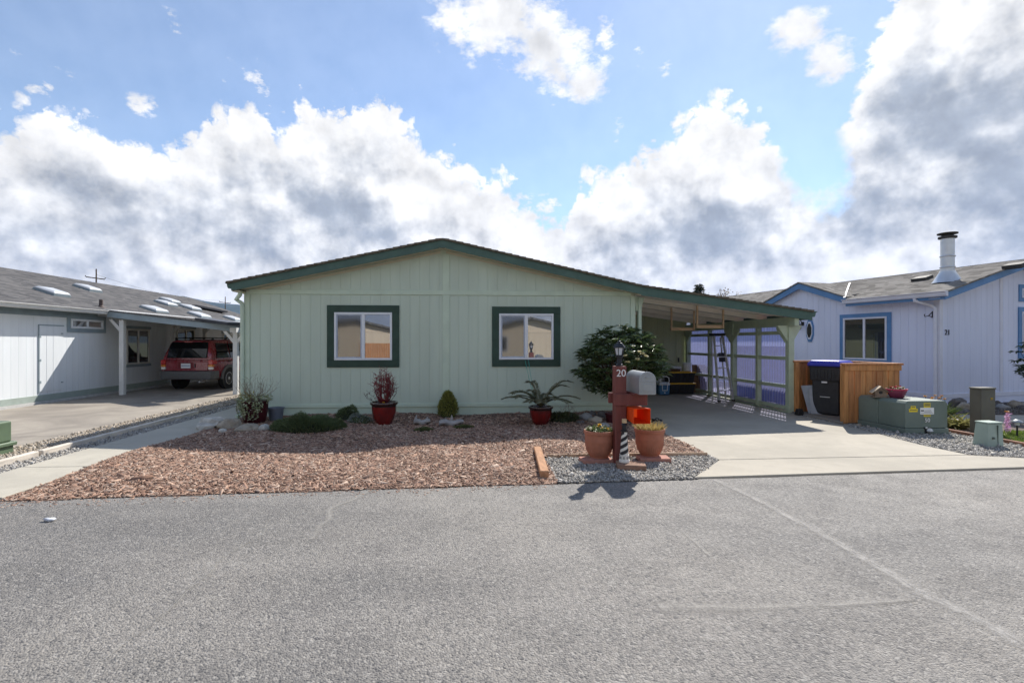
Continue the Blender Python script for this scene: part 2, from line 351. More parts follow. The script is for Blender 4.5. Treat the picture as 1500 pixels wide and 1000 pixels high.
# ================================================================== the setting
def asphalt():
    m = bpy.data.materials.new('asphalt'); m.use_nodes = True; t = NT(m.node_tree); b = m.node_tree.nodes['Principled BSDF']
    geo = t.n('ShaderNodeNewGeometry'); pos = geo.outputs['Position']
    big = t.noise(pos, .35, 4, .55); mid = t.noise(pos, 2.2, 5, .6); fine = t.noise(pos, 210, 3, .7)
    mp = t.n('ShaderNodeMapping'); t.link(pos, mp.inputs[0]); mp.inputs['Scale'].default_value = (.18, 1.1, 1); streak = t.noise(mp.outputs[0], 1.2, 4, .5)
    vo = t.n('ShaderNodeTexVoronoi'); vo.inputs['Scale'].default_value = 95; t.link(pos, vo.inputs['Vector'])
    vo2 = t.n('ShaderNodeTexVoronoi'); vo2.inputs['Scale'].default_value = 62; t.link(pos, vo2.inputs['Vector'])
    c = t.mix(t.ramp(big, .35, .65), (.160, .155, .149), (.25, .236, .217))
    c = t.mix(t.ramp(streak, .42, .68, 0, .5), c, (.275, .262, .245))
    c = t.mix(t.ramp(mid, .35, .75, 0, .3), c, (.155, .15, .147))
    cr = t.n('ShaderNodeValToRGB'); t.link(vo.outputs['Color'], cr.inputs[0]); e = cr.color_ramp.elements; e[0].color = (.5, .5, .51, 1); e[1].color = (1.5, 1.45, 1.36, 1)
    c = t.mix(.75, c, cr.outputs[0], 'MULTIPLY')
    sc2 = t.n('ShaderNodeSeparateColor'); t.link(vo2.outputs['Color'], sc2.inputs[0]); c = t.mix(t.ramp(sc2.outputs[0], .72, .95, 0, .55), c, (.36, .34, .31)); c = t.mix(t.ramp(sc2.outputs[1], .8, .97, 0, .6), c, (.07, .07, .072))
    c = t.mix(t.ramp(fine, .62, .8, 0, .35), c, (.33, .31, .28))
    c = t.mix(t.ramp(fine, .36, .22, 0, .55), c, (.05, .05, .052))
    t.link(c, b.inputs['Base Color'])
    t.link(t.ramp(mid, .3, .7, .62, .8), b.inputs['Roughness']); b.inputs['Specular IOR Level'].default_value = .42
    h = t.math('ADD', t.math('MULTIPLY', vo.outputs['Distance'], -1.0), t.math('ADD', t.math('MULTIPLY', vo2.outputs['Distance'], -.5), t.math('MULTIPLY', fine, .5)))
    bp = t.n('ShaderNodeBump'); bp.inputs['Strength'].default_value = .75; bp.inputs['Distance'].default_value = .010; t.link(h, bp.inputs['Height']); t.link(bp.outputs[0], b.inputs['Normal'])
    return m
def concrete(name, col, dark, stain=.35, seed=0.):
    m = bpy.data.materials.new(name); m.use_nodes = True; t = NT(m.node_tree); b = m.node_tree.nodes['Principled BSDF']
    geo = t.n('ShaderNodeNewGeometry'); mp = t.n('ShaderNodeMapping'); t.link(geo.outputs['Position'], mp.inputs[0]); mp.inputs['Location'].default_value = (seed, seed*2, 0); pos = mp.outputs[0]
    big = t.noise(pos, .7, 6, .62, .4); mid = t.noise(pos, 5, 5, .65); fine = t.noise(pos, 160, 3, .7); sp = t.noise(pos, 26, 4, .7)
    c = t.mix(t.ramp(big, .32, .68, 0, stain), col, dark); c = t.mix(t.ramp(mid, .4, .75, 0, .42), c, tuple(q*.72 for q in col))
    c = t.mix(t.ramp(sp, .6, .78, 0, .3), c, tuple(min(1, q*1.2) for q in col)); c = t.mix(t.ramp(fine, .58, .8, 0, .3), c, tuple(q*.5 for q in col))
    t.link(c, b.inputs['Base Color']); b.inputs['Roughness'].default_value = .82; b.inputs['Specular IOR Level'].default_value = .3
    bp = t.n('ShaderNodeBump'); bp.inputs['Strength'].default_value = .35; bp.inputs['Distance'].default_value = .003; t.link(t.math('ADD', fine, t.math('MULTIPLY', sp, .6)), bp.inputs['Height']); t.link(bp.outputs[0], b.inputs['Normal'])
    return m
m_asph = asphalt()
m_conc = concrete('concrete_drive', (.45, .41, .335), (.31, .285, .235), .7)
m_walk = concrete('concrete_walk', (.49, .455, .375), (.36, .335, .28), .6, 3.)
m_nconc = concrete('concrete_weathered', (.37, .33, .275), (.17, .15, .13), .75, 9.)
m_soil = M('soil', (.13, .10, .08), .95, .3, 2.5, .8, 30)
m_field = M('field_ground', (.17, .16, .10), .95, .35, .05, .5, 8, col2=(.10, .13, .06))
m_mulchbase = M('mulch_base', (.12, .075, .055), .95, .4, 14, 1.5, 60)
m_gravbase = M('gravel_base', (.18, .17, .155), .95, .4, 40, 1.5, 90)

def edge_y(x): return 5.08+.0475*(x+4.54)          # kerbless far edge of the road

def sheet(name, poly, z, mat, kind='structure', res=None):
    mb = MB(); mb.add([(p[0], p[1], z) for p in poly], [tuple(range(len(poly)))])
    return tag(mb.build(name, mat), kind=kind)
o = sheet('ground', [(-12000, -9000), (12000, -9000), (12000, 12000), (-12000, 12000)], -.06, m_field)
# near earth under the yards
sheet('yard_ground', [(-60, edge_y(-60)-.2), (60, edge_y(60)-.2), (60, 45), (-60, 45)], -.03, m_soil)
# the road, with a slightly uneven far edge
xs = np.concatenate([[-60, -40, -25, -15], np.arange(-12, 14, .16), [18, 30, 60]])
far = [(x, edge_y(x)+.025*mnoise.noise(Vector((x*1.3, 0, 0)))+.012*mnoise.noise(Vector((x*6, 3, 0)))) for x in xs]
mb = MB(); n = len(xs)
mb.add([(x, y, 0) for x, y in far]+[(x, -3.6+.0475*x, 0) for x in xs]+[(x, y+.01, -.05) for x, y in far], [(i, i+1, i+1+n, i+n) for i in range(n-1)]+[(i+1, i, i+2*n, i+1+2*n) for i in range(n-1)])
road = tag(mb.build('road', m_asph), kind='structure')

def strip_mat(name, col, lo, hi, scale):
    m = bpy.data.materials.new(name); m.use_nodes = True; t = NT(m.node_tree); b = m.node_tree.nodes['Principled BSDF']; out = m.node_tree.nodes['Material Output']
    geo = t.n('ShaderNodeNewGeometry'); tc = t.n('ShaderNodeUVMap'); sx = t.n('ShaderNodeSeparateXYZ'); t.link(tc.outputs[0], sx.inputs[0])
    n = t.noise(geo.outputs['Position'], scale, 6, .7); n2 = t.noise(geo.outputs['Position'], 130, 3, .7)
    edge = t.math('SUBTRACT', 1, t.math('ABSOLUTE', t.math('SUBTRACT', t.math('MULTIPLY', sx.outputs[1], 2), 1)))
    fac = t.ramp(t.math('ADD', t.math('MULTIPLY', edge, .55), t.math('ADD', t.math('MULTIPLY', n, .6), t.math('MULTIPLY', n2, .35))), lo, hi)
    t.link(t.mix(t.ramp(n2, .35, .7), tuple(q*.8 for q in col), tuple(q*1.15 for q in col)), b.inputs['Base Color']); b.inputs['Roughness'].default_value = .85
    tr = t.n('ShaderNodeBsdfTransparent'); mx = t.n('ShaderNodeMixShader'); t.link(fac, mx.inputs[0]); t.link(tr.outputs[0], mx.inputs[1]); t.link(b.outputs[0], mx.inputs[2]); t.link(mx.outputs[0], out.inputs[0])
    return m
def strip(name, pix, widths, mat, z=.004, wob=.02):
    pts = [G(*p) for p in pix]; P = []
    for i in range(len(pts)-1):
        for k in range(10): P.append((pts[i].lerp(pts[i+1], k/10), widths[i]+(widths[i+1]-widths[i])*k/10))
    P.append((pts[-1], widths[-1])); vs = []; uv = []
    for i, (p, w) in enumerate(P):
        d = (P[min(i+1, len(P)-1)][0]-P[max(i-1, 0)][0]).normalized(); s = Vector((-d.y, d.x, 0)); q = p+s*wob*mnoise.noise(p*4)
        vs += [q+s*w/2, q-s*w/2]; uv += [(i, 1), (i, 0)]
    me = bpy.data.meshes.new(name); me.from_pydata([(v.x, v.y, z) for v in vs], [], [(2*i, 2*i+1, 2*i+3, 2*i+2) for i in range(len(P)-1)])
    u = me.uv_layers.new(name='UVMap')
    for l in me.loops: u.data[l.index].uv = uv[l.vertex_index]
    me.materials.append(mat); return link(name, me, road)
m_seal = strip_mat('crack_dust', (.40, .38, .35), .62, 1.15, 9); m_smear = strip_mat('dried_silt', (.38, .36, .325), .62, 1.35, 5); m_crack = strip_mat('crack_dark', (.05, .05, .05), .75, 1.2, 7)
ck = [(1046, 703), (1105, 730), (1165, 762), (1230, 797), (1292, 832), (1345, 866), (1425, 905), (1520, 955)]
strip('crack_seal', ck, [.14, .16, .18, .2, .2, .24, .22, .22], m_seal)
strip('crack', ck, [.016, .016, .018, .02, .022, .025, .025, .025], m_crack, .008, .03)
strip('silt_stain', [(965, 889), (1060, 889), (1160, 888), (1260, 884), (1345, 879)], [.24, .2, .17, .13, .08], m_smear)
strip('silt_stain', [(1000, 778), (1040, 815)], [.08, .06], m_smear)
strip('silt_stain', [(560, 705), (490, 745), (455, 790)], [.2, .14, .1], m_smear, wob=.08)
strip('crack', [(398, 760), (372, 790), (330, 815), (290, 850), (250, 893), (190, 938)], [.006, .012, .012, .013, .014, .01], m_crack, .008, .05)
strip('crack_seal', [(398, 760), (372, 790), (330, 815), (290, 850), (250, 893), (150, 968)], [.04, .055, .055, .06, .06, .03], m_smear, .004, .05)
strip('crack', [(1345, 879), (1290, 887), (1240, 884)], [.02, .012, .008], m_crack, .008, .05)

# ------------------------------------------------------------------ concrete slabs
def slab(name, poly, z0, z1, mat, parent):
    mb = MB(); mb.prism([(p[0], p[1], z0) for p in poly], (0, 0, z1-z0)); return mb.build(name, mat, parent, bevel=.008, seg=2)
drive = bpy.data.objects.new('driveway', None); COL.objects.link(drive); MINV['driveway'] = Matrix.Identity(4); tag(drive, kind='structure')
g = .006
slab('slab', [(2.60, edge_y(2.6)+.03), (7.95, edge_y(7.95)+.03), (7.42, 6.08), (6.85, 6.30-g), (3.31, 6.24-g)], -.08, .020, m_conc, drive)
slab('slab', [(3.31, 6.24+g), (6.85, 6.30+g), (6.80, 6.9), (6.88, 7.6), (7.0, 8.55), (7.02, 10.3-g), (3.36, 10.3-g)], -.08, .022, m_conc, drive)
slab('slab', [(3.66, 10.3+g), (6.98, 10.3+g), (6.98, 15.6), (3.66, 15.6)], -.08, .022, m_conc, drive)
walk = bpy.data.objects.new('walkway', None); COL.objects.link(walk); MINV['walkway'] = Matrix.Identity(4); tag(walk, kind='structure')
ys = [edge_y(-5)+.04, 6.35, 7.72, 9.05, 10.4, 11.75, 13.1, 14.4]
for a, b in zip(ys[:-1], ys[1:]):
    ya, yb = (a, a) if a != ys[0] else (edge_y(-5.43)+.04, edge_y(-4.56)+.04)
    slab('slab', [(-5.43, ya+g), (-4.56, yb+g), (-4.56, b-g), (-5.43, b-g)], -.08, .026, m_walk, walk)
nd = bpy.data.objects.new('neighbour_driveway', None); COL.objects.link(nd); MINV[nd.name] = Matrix.Identity(4); tag(nd, kind='structure')
ys = [edge_y(-8.6)+.05, 8.45, 12.3, 16.2, 20.2, 26]
for a, b in zip(ys[:-1], ys[1:]): slab('slab', [(-10.52, a+g), (-6.62, a+g), (-6.62, b-g), (-10.52, b-g)], -.08, .02, m_nconc, nd)
# ------------------------------------------------------------------ bark mulch bed
MUL = [(-4.555, edge_y(-4.55)+.0), (-2.15, edge_y(-2.15)), (1.02, edge_y(1.02)), (1.02, 6.5), (3.30, 6.5), (3.35, 10.33), (-4.5, 10.33), (-4.555, 9)]
def mul_z(x, y):
    e = np.clip((y-(5.08+.0475*(x+4.54)))/.5, 0, 1)
    return .004+e*(.030+.02*np.sin(x*1.3+1)*np.sin(y*1.1)+.016*np.sin(x*3.1+y*2.3)+.03*np.clip((y-8.8)/1.5, 0, 1))
def grid_sheet(name, poly, zf, mat, step=.12, kind='structure'):
    p = np.array([q[:2] for q in poly]); lo, hi = p.min(0), p.max(0); nx = int((hi[0]-lo[0])/step)+2; ny = int((hi[1]-lo[1])/step)+2
    X, Y = np.meshgrid(np.linspace(lo[0], hi[0], nx), np.linspace(lo[1], hi[1], ny)); X, Y = X.ravel(), Y.ravel()
    V = np.stack([X, Y, zf(X, Y)], 1); i = np.arange(nx*ny).reshape(ny, nx)
    F = np.stack([i[:-1, :-1].ravel(), i[:-1, 1:].ravel(), i[1:, 1:].ravel(), i[1:, :-1].ravel()], 1); c = V[F].mean(1); F = F[in_poly(c[:, 0], c[:, 1], p)]
    return tag(np_mesh(name, V, F, mat, smooth=True), kind=kind)
grid_sheet('mulch_bed', MUL, mul_z, m_mulchbase, .06)
chipcols = [(.12, .07, .05), (.31, .185, .13), (.46, .30, .215), (.22, .13, .09), (.60, .44, .33), (.36, .215, .15), (.17, .10, .07), (.68, .55, .44), (.08, .05, .04)]
m_chip = M('bark_chips', (.33, .19, .135), .9, .25, 30, .6, 200, island=chipcols)
CHIP = ([(-1, -.5, 0), (1, -.42, 0), (.9, .5, .1), (-.85, .45, .1), (-.8, -.3, .5), (.85, -.25, .6), (.7, .3, .7), (-.9, .25, .55)], [(4, 5, 6, 7), (0, 1, 5, 4), (1, 2, 6, 5), (2, 3, 7, 6), (3, 0, 4, 7)])
def dens_pts(poly, n, near=1.6):
    """more pieces where the bed is close to the street"""
    q = rand_in(poly, int(n*2.2)); k = rng.uniform(0, 1, len(q)) < np.clip(1.25-(q[:, 1]-5)/near/3.2, .25, 1); return q[k][:n]
q = dens_pts(MUL, 78000)
sz = rng.lognormal(math.log(.0165), .42, len(q)); S = np.stack([sz, sz*rng.uniform(.35, .6, len(q)), sz*rng.uniform(.25, .5, len(q))], 1)
tag(scatter('bark_chips', *CHIP, np.column_stack([q, mul_z(q[:, 0], q[:, 1])+.004]), S, m_chip, .35, jitter=.3), 'loose reddish brown bark chips covering the front bed', 'bark mulch', kind='stuff')
# spilled chips on the road and walk
k = 420; x = rng.uniform(-4.8, 1, k); y = edge_y(x)-np.abs(rng.normal(0, .10, k)); sz = rng.uniform(.008, .018, k)
tag(scatter('spilled_chips', *CHIP, np.column_stack([x, y, np.full(k, .003)]), np.stack([sz, sz*.5, sz*.35], 1), m_chip, .1), 'stray bark chips spilled on the road edge', 'bark mulch', kind='stuff')
# ------------------------------------------------------------------ gravel
greys = [(.36, .345, .31), (.17, .165, .155), (.50, .47, .42), (.26, .245, .215), (.64, .61, .56), (.10, .098, .095), (.42, .37, .30), (.31, .30, .285)]
tans = [(.40, .34, .26), (.28, .23, .17), (.50, .44, .36), (.33, .30, .26), (.58, .52, .44), (.22, .19, .15), (.44, .35, .25), (.36, .35, .33)]
m_gg = M('grey_gravel', (.34, .33, .31), .85, .25, 60, .4, 250, island=greys); m_tg = M('tan_gravel', (.40, .34, .27), .85, .25, 60, .4, 250, island=tans)
def gravel(name, poly, n, r, mat, z0, label):
    p = [(a, b) for a, b in poly]; sheet(name+'_bed', p, z0, m_gravbase)
    q = rand_in(p, n); sz = rng.lognormal(math.log(r), .33, n); S = np.stack([sz, sz*rng.uniform(.6, 1, n), sz*rng.uniform(.45, .75, n)], 1)
    tag(scatter(name, *OCT, np.column_stack([q, z0+sz*.35]), S, mat, None, jitter=.28), label, 'gravel', kind='stuff')
gravel('mailbox_gravel', [(1.02, edge_y(1.02)), (2.62, edge_y(2.62)), (3.30, 6.22), (3.32, 6.5), (1.02, 6.5)], 9500, .014, m_gg, .006, 'grey crushed gravel around the mailbox post')
gravel('border_gravel', [(-6.61, 5.05), (-5.84, 5.05), (-5.84, 14.4), (-6.61, 14.4)], 14000, .017, m_tg, .004, 'tan gravel strip beside the neighbouring driveway')
gravel('walk_gravel', [(-5.75, 5.05), (-5.44, 5.05), (-5.44, 14.4), (-5.75, 14.4)], 7500, .016, m_gg, .004, 'grey gravel strip between the timber edging and the walkway')
gravel('utility_gravel', [(7.98, edge_y(8)+.02), (8.3, edge_y(8.2)+.02), (8.3, 6.7), (8.24, 8.1), (8.3, 8.8), (7.05, 8.8), (6.9, 7.6), (6.83, 6.95), (6.88, 6.33), (7.45, 6.1)], 11000, .016, m_gg, .006, 'grey gravel around the utility boxes')
gravel('sill_gravel', [(7.0, 9.0), (7.12, 9.0), (7.12, 15.5), (7.0, 15.5)], 2200, .014, m_gg, .008, 'narrow gravel line along the carport sill')
gravel('side_gravel', [(7.14, 10.45), (8.3, 10.45), (10.6, 16), (7.14, 16)], 6000, .03, m_tg, .004, 'gravel alley between the carport and the blue trimmed house')

# ================================================================== the green house
D = 10.35
m_grn = M('siding_green', (.525, .61, .505), .62, .05, 2.2, .35, 45, stretch=(1, 1, .12), spec=.3)
m_grn2 = M('trim_green_pale', (.54, .64, .51), .58, .05, 3, .2, 60)
m_dkg = M('trim_dark_green', (.028, .062, .045), .5, .15, 4, .15, 60)
m_fas = M('fascia_green', (.070, .128, .105), .5, .12, 3, .15, 50)
m_wht = M('white_vinyl', (.74, .77, .80), .4, .03, 5)
m_soff = M('soffit', (.55, .52, .40), .7, .06, 4)
m_shg = M('shingle_brown', (.085, .07, .05), .95, .35, 18, 1, 120, col2=(.16, .14, .10))
m_glass = None
def glass_mat(name, tint, f0, rough=.015):
    m = bpy.data.materials.new(name); m.use_nodes = True; t = NT(m.node_tree); out = m.node_tree.nodes['Material Output']; b = m.node_tree.nodes['Principled BSDF']
    b.inputs['Base Color'].default_value = (*tint, 1); b.inputs['Roughness'].default_value = .5; b.inputs['Specular IOR Level'].default_value = 0
    gl = t.n('ShaderNodeBsdfGlossy'); gl.inputs['Roughness'].default_value = rough; gl.inputs['Color'].default_value = (.93, .96, 1, 1)
    fr = t.n('ShaderNodeFresnel'); fr.inputs['IOR'].default_value = 1.5; geo = t.n('ShaderNodeNewGeometry')
    bp = t.n('ShaderNodeBump'); bp.inputs['Strength'].default_value = .06; bp.inputs['Distance'].default_value = .004; t.link(t.noise(geo.outputs['Position'], 2.5, 2), bp.inputs['Height']); t.link(bp.outputs[0], gl.inputs['Normal'])
    mx = t.n('ShaderNodeMixShader'); t.link(t.math('ADD', fr.outputs[0], f0, clamp=True), mx.inputs[0]); t.link(b.outputs[0], mx.inputs[1]); t.link(gl.outputs[0], mx.inputs[2]); t.link(mx.outputs[0], out.inputs[0])
    return m
m_glass = glass_mat('window_glass', (.10, .105, .11), .34)
m_screen = glass_mat('screened_glass', (.05, .052, .056), .15, .05)
m_glassd = glass_mat('dark_glass', (.035, .037, .035), .06)
GH = thing('manufactured_house', 'pale green single storey house with dark green trim and attached carport roof', 'house', (-.43, D, 0))
def build(mb, name, mat, parent=GH, **k): return mb.build(name, mat, parent, w=True, **k)
XL, XR = PY(359, 500, D).x, PY(930, 500, D).x          # corners of the front wall
def FX(px): return PY(px, 500, D).x
def FZ(py, px=650): return PY(px, py, D).z
YF = D-.34                                               # plane of the rake fascia
ridge = PY(648, 349, YF); XRG = ridge.x; ZR = ridge.z    # top of the roof at the rake
eL = PY(334, 413, YF); bend = PY(940, 418, YF); eR = PY(1190, 455, YF)
def roof_z(x):
    if x < XRG: return ZR+(x-XRG)*(ZR-eL.z)/(XRG-eL.x)
    if x < bend.x: return ZR+(x-XRG)*(bend.z-ZR)/(bend.x-XRG)
    return bend.z+(x-bend.x)*(eR.z-bend.z)/(eR.x-bend.x)
FD = .185                                                # fascia depth
ZB0, ZB1 = FZ(432.2), FZ(425.6)                           # horizontal band board
ZK = FZ(595.5); ZKT = FZ(590.5)                           # base board
# core wall (front, with the gable), then boards in front of it
core = [(XL+.02, D+.006, -.05), (XR-.02, D+.006, -.05), (XR-.02, D+.006, roof_z(XR)-.13), (XRG, D+.006, ZR-.13), (XL+.02, D+.006, roof_z(XL)-.13)]
build(MB().prism(core, (0, 12.0, 0)), 'wall', m_grn)
GW = .203
def front_board(x0, x1, z0, zf, name='siding_board', y=None, th=.03):
    y = D if y is None else y
    a, b = x0+.0022, x1-.0022
    mb = MB(); vs = [(a, y+.002, z0), (b, y+.002, z0), (b, y+.002, zf(b)), (a, y+.002, zf(a))]
    c = .004; fs = [(a+c, y, z0), (b-c, y, z0), (b-c, y, zf(b-c)), (a+c, y, zf(a+c))]; bk = [(p[0], y+th, p[2]) for p in vs]
    mb.add(fs+vs+bk, [(0, 1, 2, 3)]+[(i, (i+1) % 4, (i+1) % 4+4, i+4)[::-1] for i in range(4)]+[(i+4, (i+1) % 4+4, (i+1) % 4+8, i+8)[::-1] for i in range(4)])
    return mb
xs = [XL+.10]
while xs[-1] < XR-.10-.12: xs.append(min(xs[-1]+GW, XR-.10))
xs[-1] = XR-.10
W1 = (FX(490), FX(574.5), FZ(527), FZ(458)); W2 = (FX(731), FX(810.5), FZ(526.6), FZ(459))
base_b = None
for a, b in zip(xs[:-1], xs[1:]):
    build(front_board(a, b, ZKT, lambda x: ZB0), 'siding_board', m_grn)
    build(front_board(a, b, ZB1, lambda x: roof_z(x)-FD-.03), 'siding_board', m_grn)
# skirting below the base board
sk = np.linspace(XL+.02, XR-.02, 8)
for a, b in zip(sk[:-1], sk[1:]): build(front_board(a, b, -.05, lambda x: ZK+.01, y=D+.002, th=.012), 'skirting_panel', m_grn2)
for px in (379, 868): a = FX(px); build(MB().box(a-.26, a+.02, D-.004, D+.012, .04, ZK-.03), 'access_panel', m_grn2, bevel=.004)
build(MB().box(XL, XR, D-.022, D+.01, ZK, ZKT), 'base_board', m_grn2, bevel=.004)
build(MB().box(XL+.09, XR-.09, D-.020, D+.01, ZB0, ZB1), 'band_board', m_grn2, bevel=.004)
for a, b in ((XL, XL+.10), (XR-.10, XR)): build(front_board(a, b, ZKT, lambda x: roof_z(x)-FD-.02, y=D-.02, th=.05), 'corner_board', m_grn2)
bx0, bx1 = FX(648.5), FX(658.5)
build(front_board(bx0, bx1, ZKT, lambda x: ZB0, y=D-.016, th=.04), 'batten', m_grn2)
build(front_board(bx0, bx1, ZB1, lambda x: roof_z(x)-FD-.05, y=D-.016, th=.04), 'batten', m_grn2)
# left side wall boards are hidden; corner board on the side
build(MB().box(XL-.012, XL, D-.02, D+.12, ZKT, roof_z(XL)-FD), 'corner_board', m_grn2)
# frieze + soffit following the rake
def rake(x0, x1, dz0, dz1, y0, y1):
    a = [(x0, y0, roof_z(x0+1e-4)-dz0), (x1, y0, roof_z(x1-1e-4)-dz0), (x1, y0, roof_z(x1-1e-4)-dz1), (x0, y0, roof_z(x0+1e-4)-dz1)]
    return MB().prism(a, (0, y1-y0, 0))
build(rake(XL, XRG-.06, FD+.0, FD+.045, D-.012, D+.02), 'frieze_board', m_soff); build(rake(XRG+.06, XR, FD+.0, FD+.045, D-.012, D+.02), 'frieze_board', m_soff)
build(rake(eL.x+.05, XRG, FD-.05, FD-.02, YF+.03, D+.02), 'soffit', m_soff); build(rake(XRG, XR, FD-.05, FD-.02, YF+.03, D+.02), 'soffit', m_soff)
build(rake(eL.x+.06, XRG-.075, .018, FD, YF, YF+.035), 'fascia', m_fas); build(rake(XRG+.075, bend.x, .018, FD, YF, YF+.035), 'fascia', m_fas)
build(rake(bend.x, eR.x, .018, FD+.02, YF, YF+.035), 'fascia', m_fas)
build(MB().prism([(XRG-.076, YF-.006, ZR-.04), (XRG, YF-.006, ZR-.018), (XRG+.076, YF-.006, ZR-.04), (XRG+.076, YF-.006, ZR-FD-.005), (XRG-.076, YF-.006, ZR-FD-.005)], (0, .04, 0)), 'ridge_block', m_fas)
# roof: deck and stepped shingle courses running up each slope
YB = D+12.3
deck = build(rake(eL.x+.02, XRG, .016, .045, YF+.035, YB), 'roof_deck', m_soff); build(rake(XRG, bend.x, .016, .045, YF+.035, YB), 'roof_deck', m_soff)
def courses(x0, x1, up, step=.14):
    mb = MB(); n = int(abs(x1-x0)/step); d = (x1-x0)/n
    for i in range(n):
        a, b = x0+i*d, x0+(i+1)*d+d*.15; za, zb = roof_z(a+1e-4*up), roof_z(min(max(b, eL.x), eR.x))
        ys_ = np.linspace(YF-.035, YB, 26); ys_[0] += random.uniform(-.006, .008)
        lo, hi = .020, .004
        mb.add([(a, ys_[0], za-.03), (a, ys_[0], za+lo), (b, ys_[0], zb+hi), (b, ys_[0], zb-.03), (a, YB, za-.014), (a, YB, za+lo), (b, YB, zb+hi), (b, YB, zb-.014)], [(0, 1, 2, 3), (7, 6, 5, 4), (1, 5, 6, 2), (0, 4, 5, 1), (3, 2, 6, 7), (0, 3, 7, 4)])
    return mb
tag(build(courses(eL.x-.03, XRG, 1), 'shingle_courses', m_shg), kind='stuff'); tag(build(courses(bend.x, XRG, -1), 'shingle_courses', m_shg), kind='stuff')
# gutter and downspout on the left eave
gx = eL.x-.0; gz = roof_z(eL.x+.03)
prof = [(0, -.135), (-.06, -.13), (-.075, -.10), (-.085, -.04), (-.12, -.025), (-.12, -.012), (0, -.012)]
gut = build(MB().prism([(eL.x+.055+a, YF+.01, gz+b) for a, b in prof], (0, 12.2, 0)), 'gutter', m_fas)
dpx = PY(351, 450, YF+.16)
build(MB().tube([(eL.x+.16, YF+.16, gz-.17), (eL.x+.16, YF+.16, gz-.24), (XL-.13, D-.10, gz-.33), (XL-.045, D-.045, gz-.40), (XL-.035, D-.04, gz-.50), (XL-.035, D-.04, .12), (XL-.10, D-.16, .06)], .042, 10), 'downspout', m_grn2, smooth=40)
build(MB().box(eL.x+.06, XL+.02, YF+.04, D+.3, gz-.19, gz-.165), 'soffit', m_soff)
# windows
def window(parent, bld, x0, x1, z0, z1, y, trim, m_trim, m_fr, slide=True, swap=False):
    """sliding window in the XZ plane facing -Y"""
    w = MB()
    for a in [(x0-trim, x1+trim, z1, z1+trim), (x0-trim, x1+trim, z0-trim, z0)]: w.box(a[0], a[1], y-.028, y+.01, a[2], a[3])
    for a in [(x0-trim, x0), (x1, x1+trim)]: w.box(a[0], a[1], y-.026, y+.01, z0, z1)
    W = bld(w, 'window', m_trim, parent, bevel=.003); f = .042
    fr = MB()
    for a in [(x0, x1, z1-f, z1), (x0, x1, z0, z0+f)]: fr.box(a[0], a[1], y-.036, y+.02, a[2], a[3])
    for a in [(x0, x0+f), (x1-f, x1)]: fr.box(a[0], a[1], y-.035, y+.02, z0+f, z1-f)
    xm = (x0+x1)/2; fr.box(xm-.032, xm+.032, y-.034, y+.02, z0+f, z1-f)
    bld(fr, 'frame', m_fr, W, bevel=.004)
    s = MB()
    for a in [(x0+f, xm-.03, z0+f, z0+f+.024), (x0+f, xm-.03, z1-f-.024, z1-f)]: s.box(a[0], a[1], y-.024, y-.01, a[2], a[3])
    for a in [(x0+f, x0+f+.026), (xm-.056, xm-.032)]: s.box(a[0], a[1], y-.023, y-.01, z0+f+.024, z1-f-.024)
    bld(s, 'screen_frame', M('screen_frame', (.42, .47, .55), .5), W)
    bld(MB().box(x0+f, xm-.03, y-.012, y-.008, z0+f, z1-f), 'insect_screen', m_screen, W)
    bld(MB().box(xm+.03, x1-f, y-.002, y+.004, z0+f, z1-f), 'pane', m_glass, W)
    return W
for i, w in enumerate((W1, W2)):
    W = window(GH, build, w[0], w[1], w[2], w[3], D-.001, .148, m_dkg, m_wht)
# ------------------------------------------------------------------ carport
m_ceil = M('ceiling_white', (.80, .75, .66), .6, .05, 3); m_post = M('post_green', (.44, .51, .37), .6, .08, 5, .3, 40)
XS = 7.05                                                # line of the outer posts
build(rake(bend.x, eR.x, .02, .05, YF+.035, 15.6), 'carport_deck', m_ceil)
tag(build(courses(eR.x+.02, bend.x, -1), 'shingle_courses', m_shg), kind='stuff')
YBK = 15.3
k = 0
for y in np.arange(YF+.45, YBK, 1.0):
    y = float(y)
    build(rake(XR+.05, 5.45, .05, .150, y, y+.045), 'rafter', m_ceil); build(rake(5.25, XS+.25, .05, .150, y+.048, y+.093), 'rafter', m_ceil)
build(MB().box(eR.x-.04, eR.x-.005, YF+.036, 15.6, eR.z-.19, eR.z-.03), 'fascia', m_fas)
gut2 = build(MB().prism([(eR.x-.0-a*1., YF+.01, eR.z+b) for a, b in prof], (0, 5.6, 0)), 'gutter', m_fas)
ZBM = roof_z(XS)-.175
build(MB().box(XS-.055, XS+.045, YF+.05, YBK, ZBM-.19, ZBM+.01), 'beam', m_post, bevel=.006)
def post(x, y, w, ztop, braces, mat):
    P = build(MB().box(x-w/2, x+w/2, y-w/2, y+w/2, .0, ztop), 'post', mat, bevel=.006)
    return P
pys = [D-.05]+[PXp(px, 500, XS).y for px in (1111, 1075, 1040, 1015)]
pys[-1] = YBK-.1
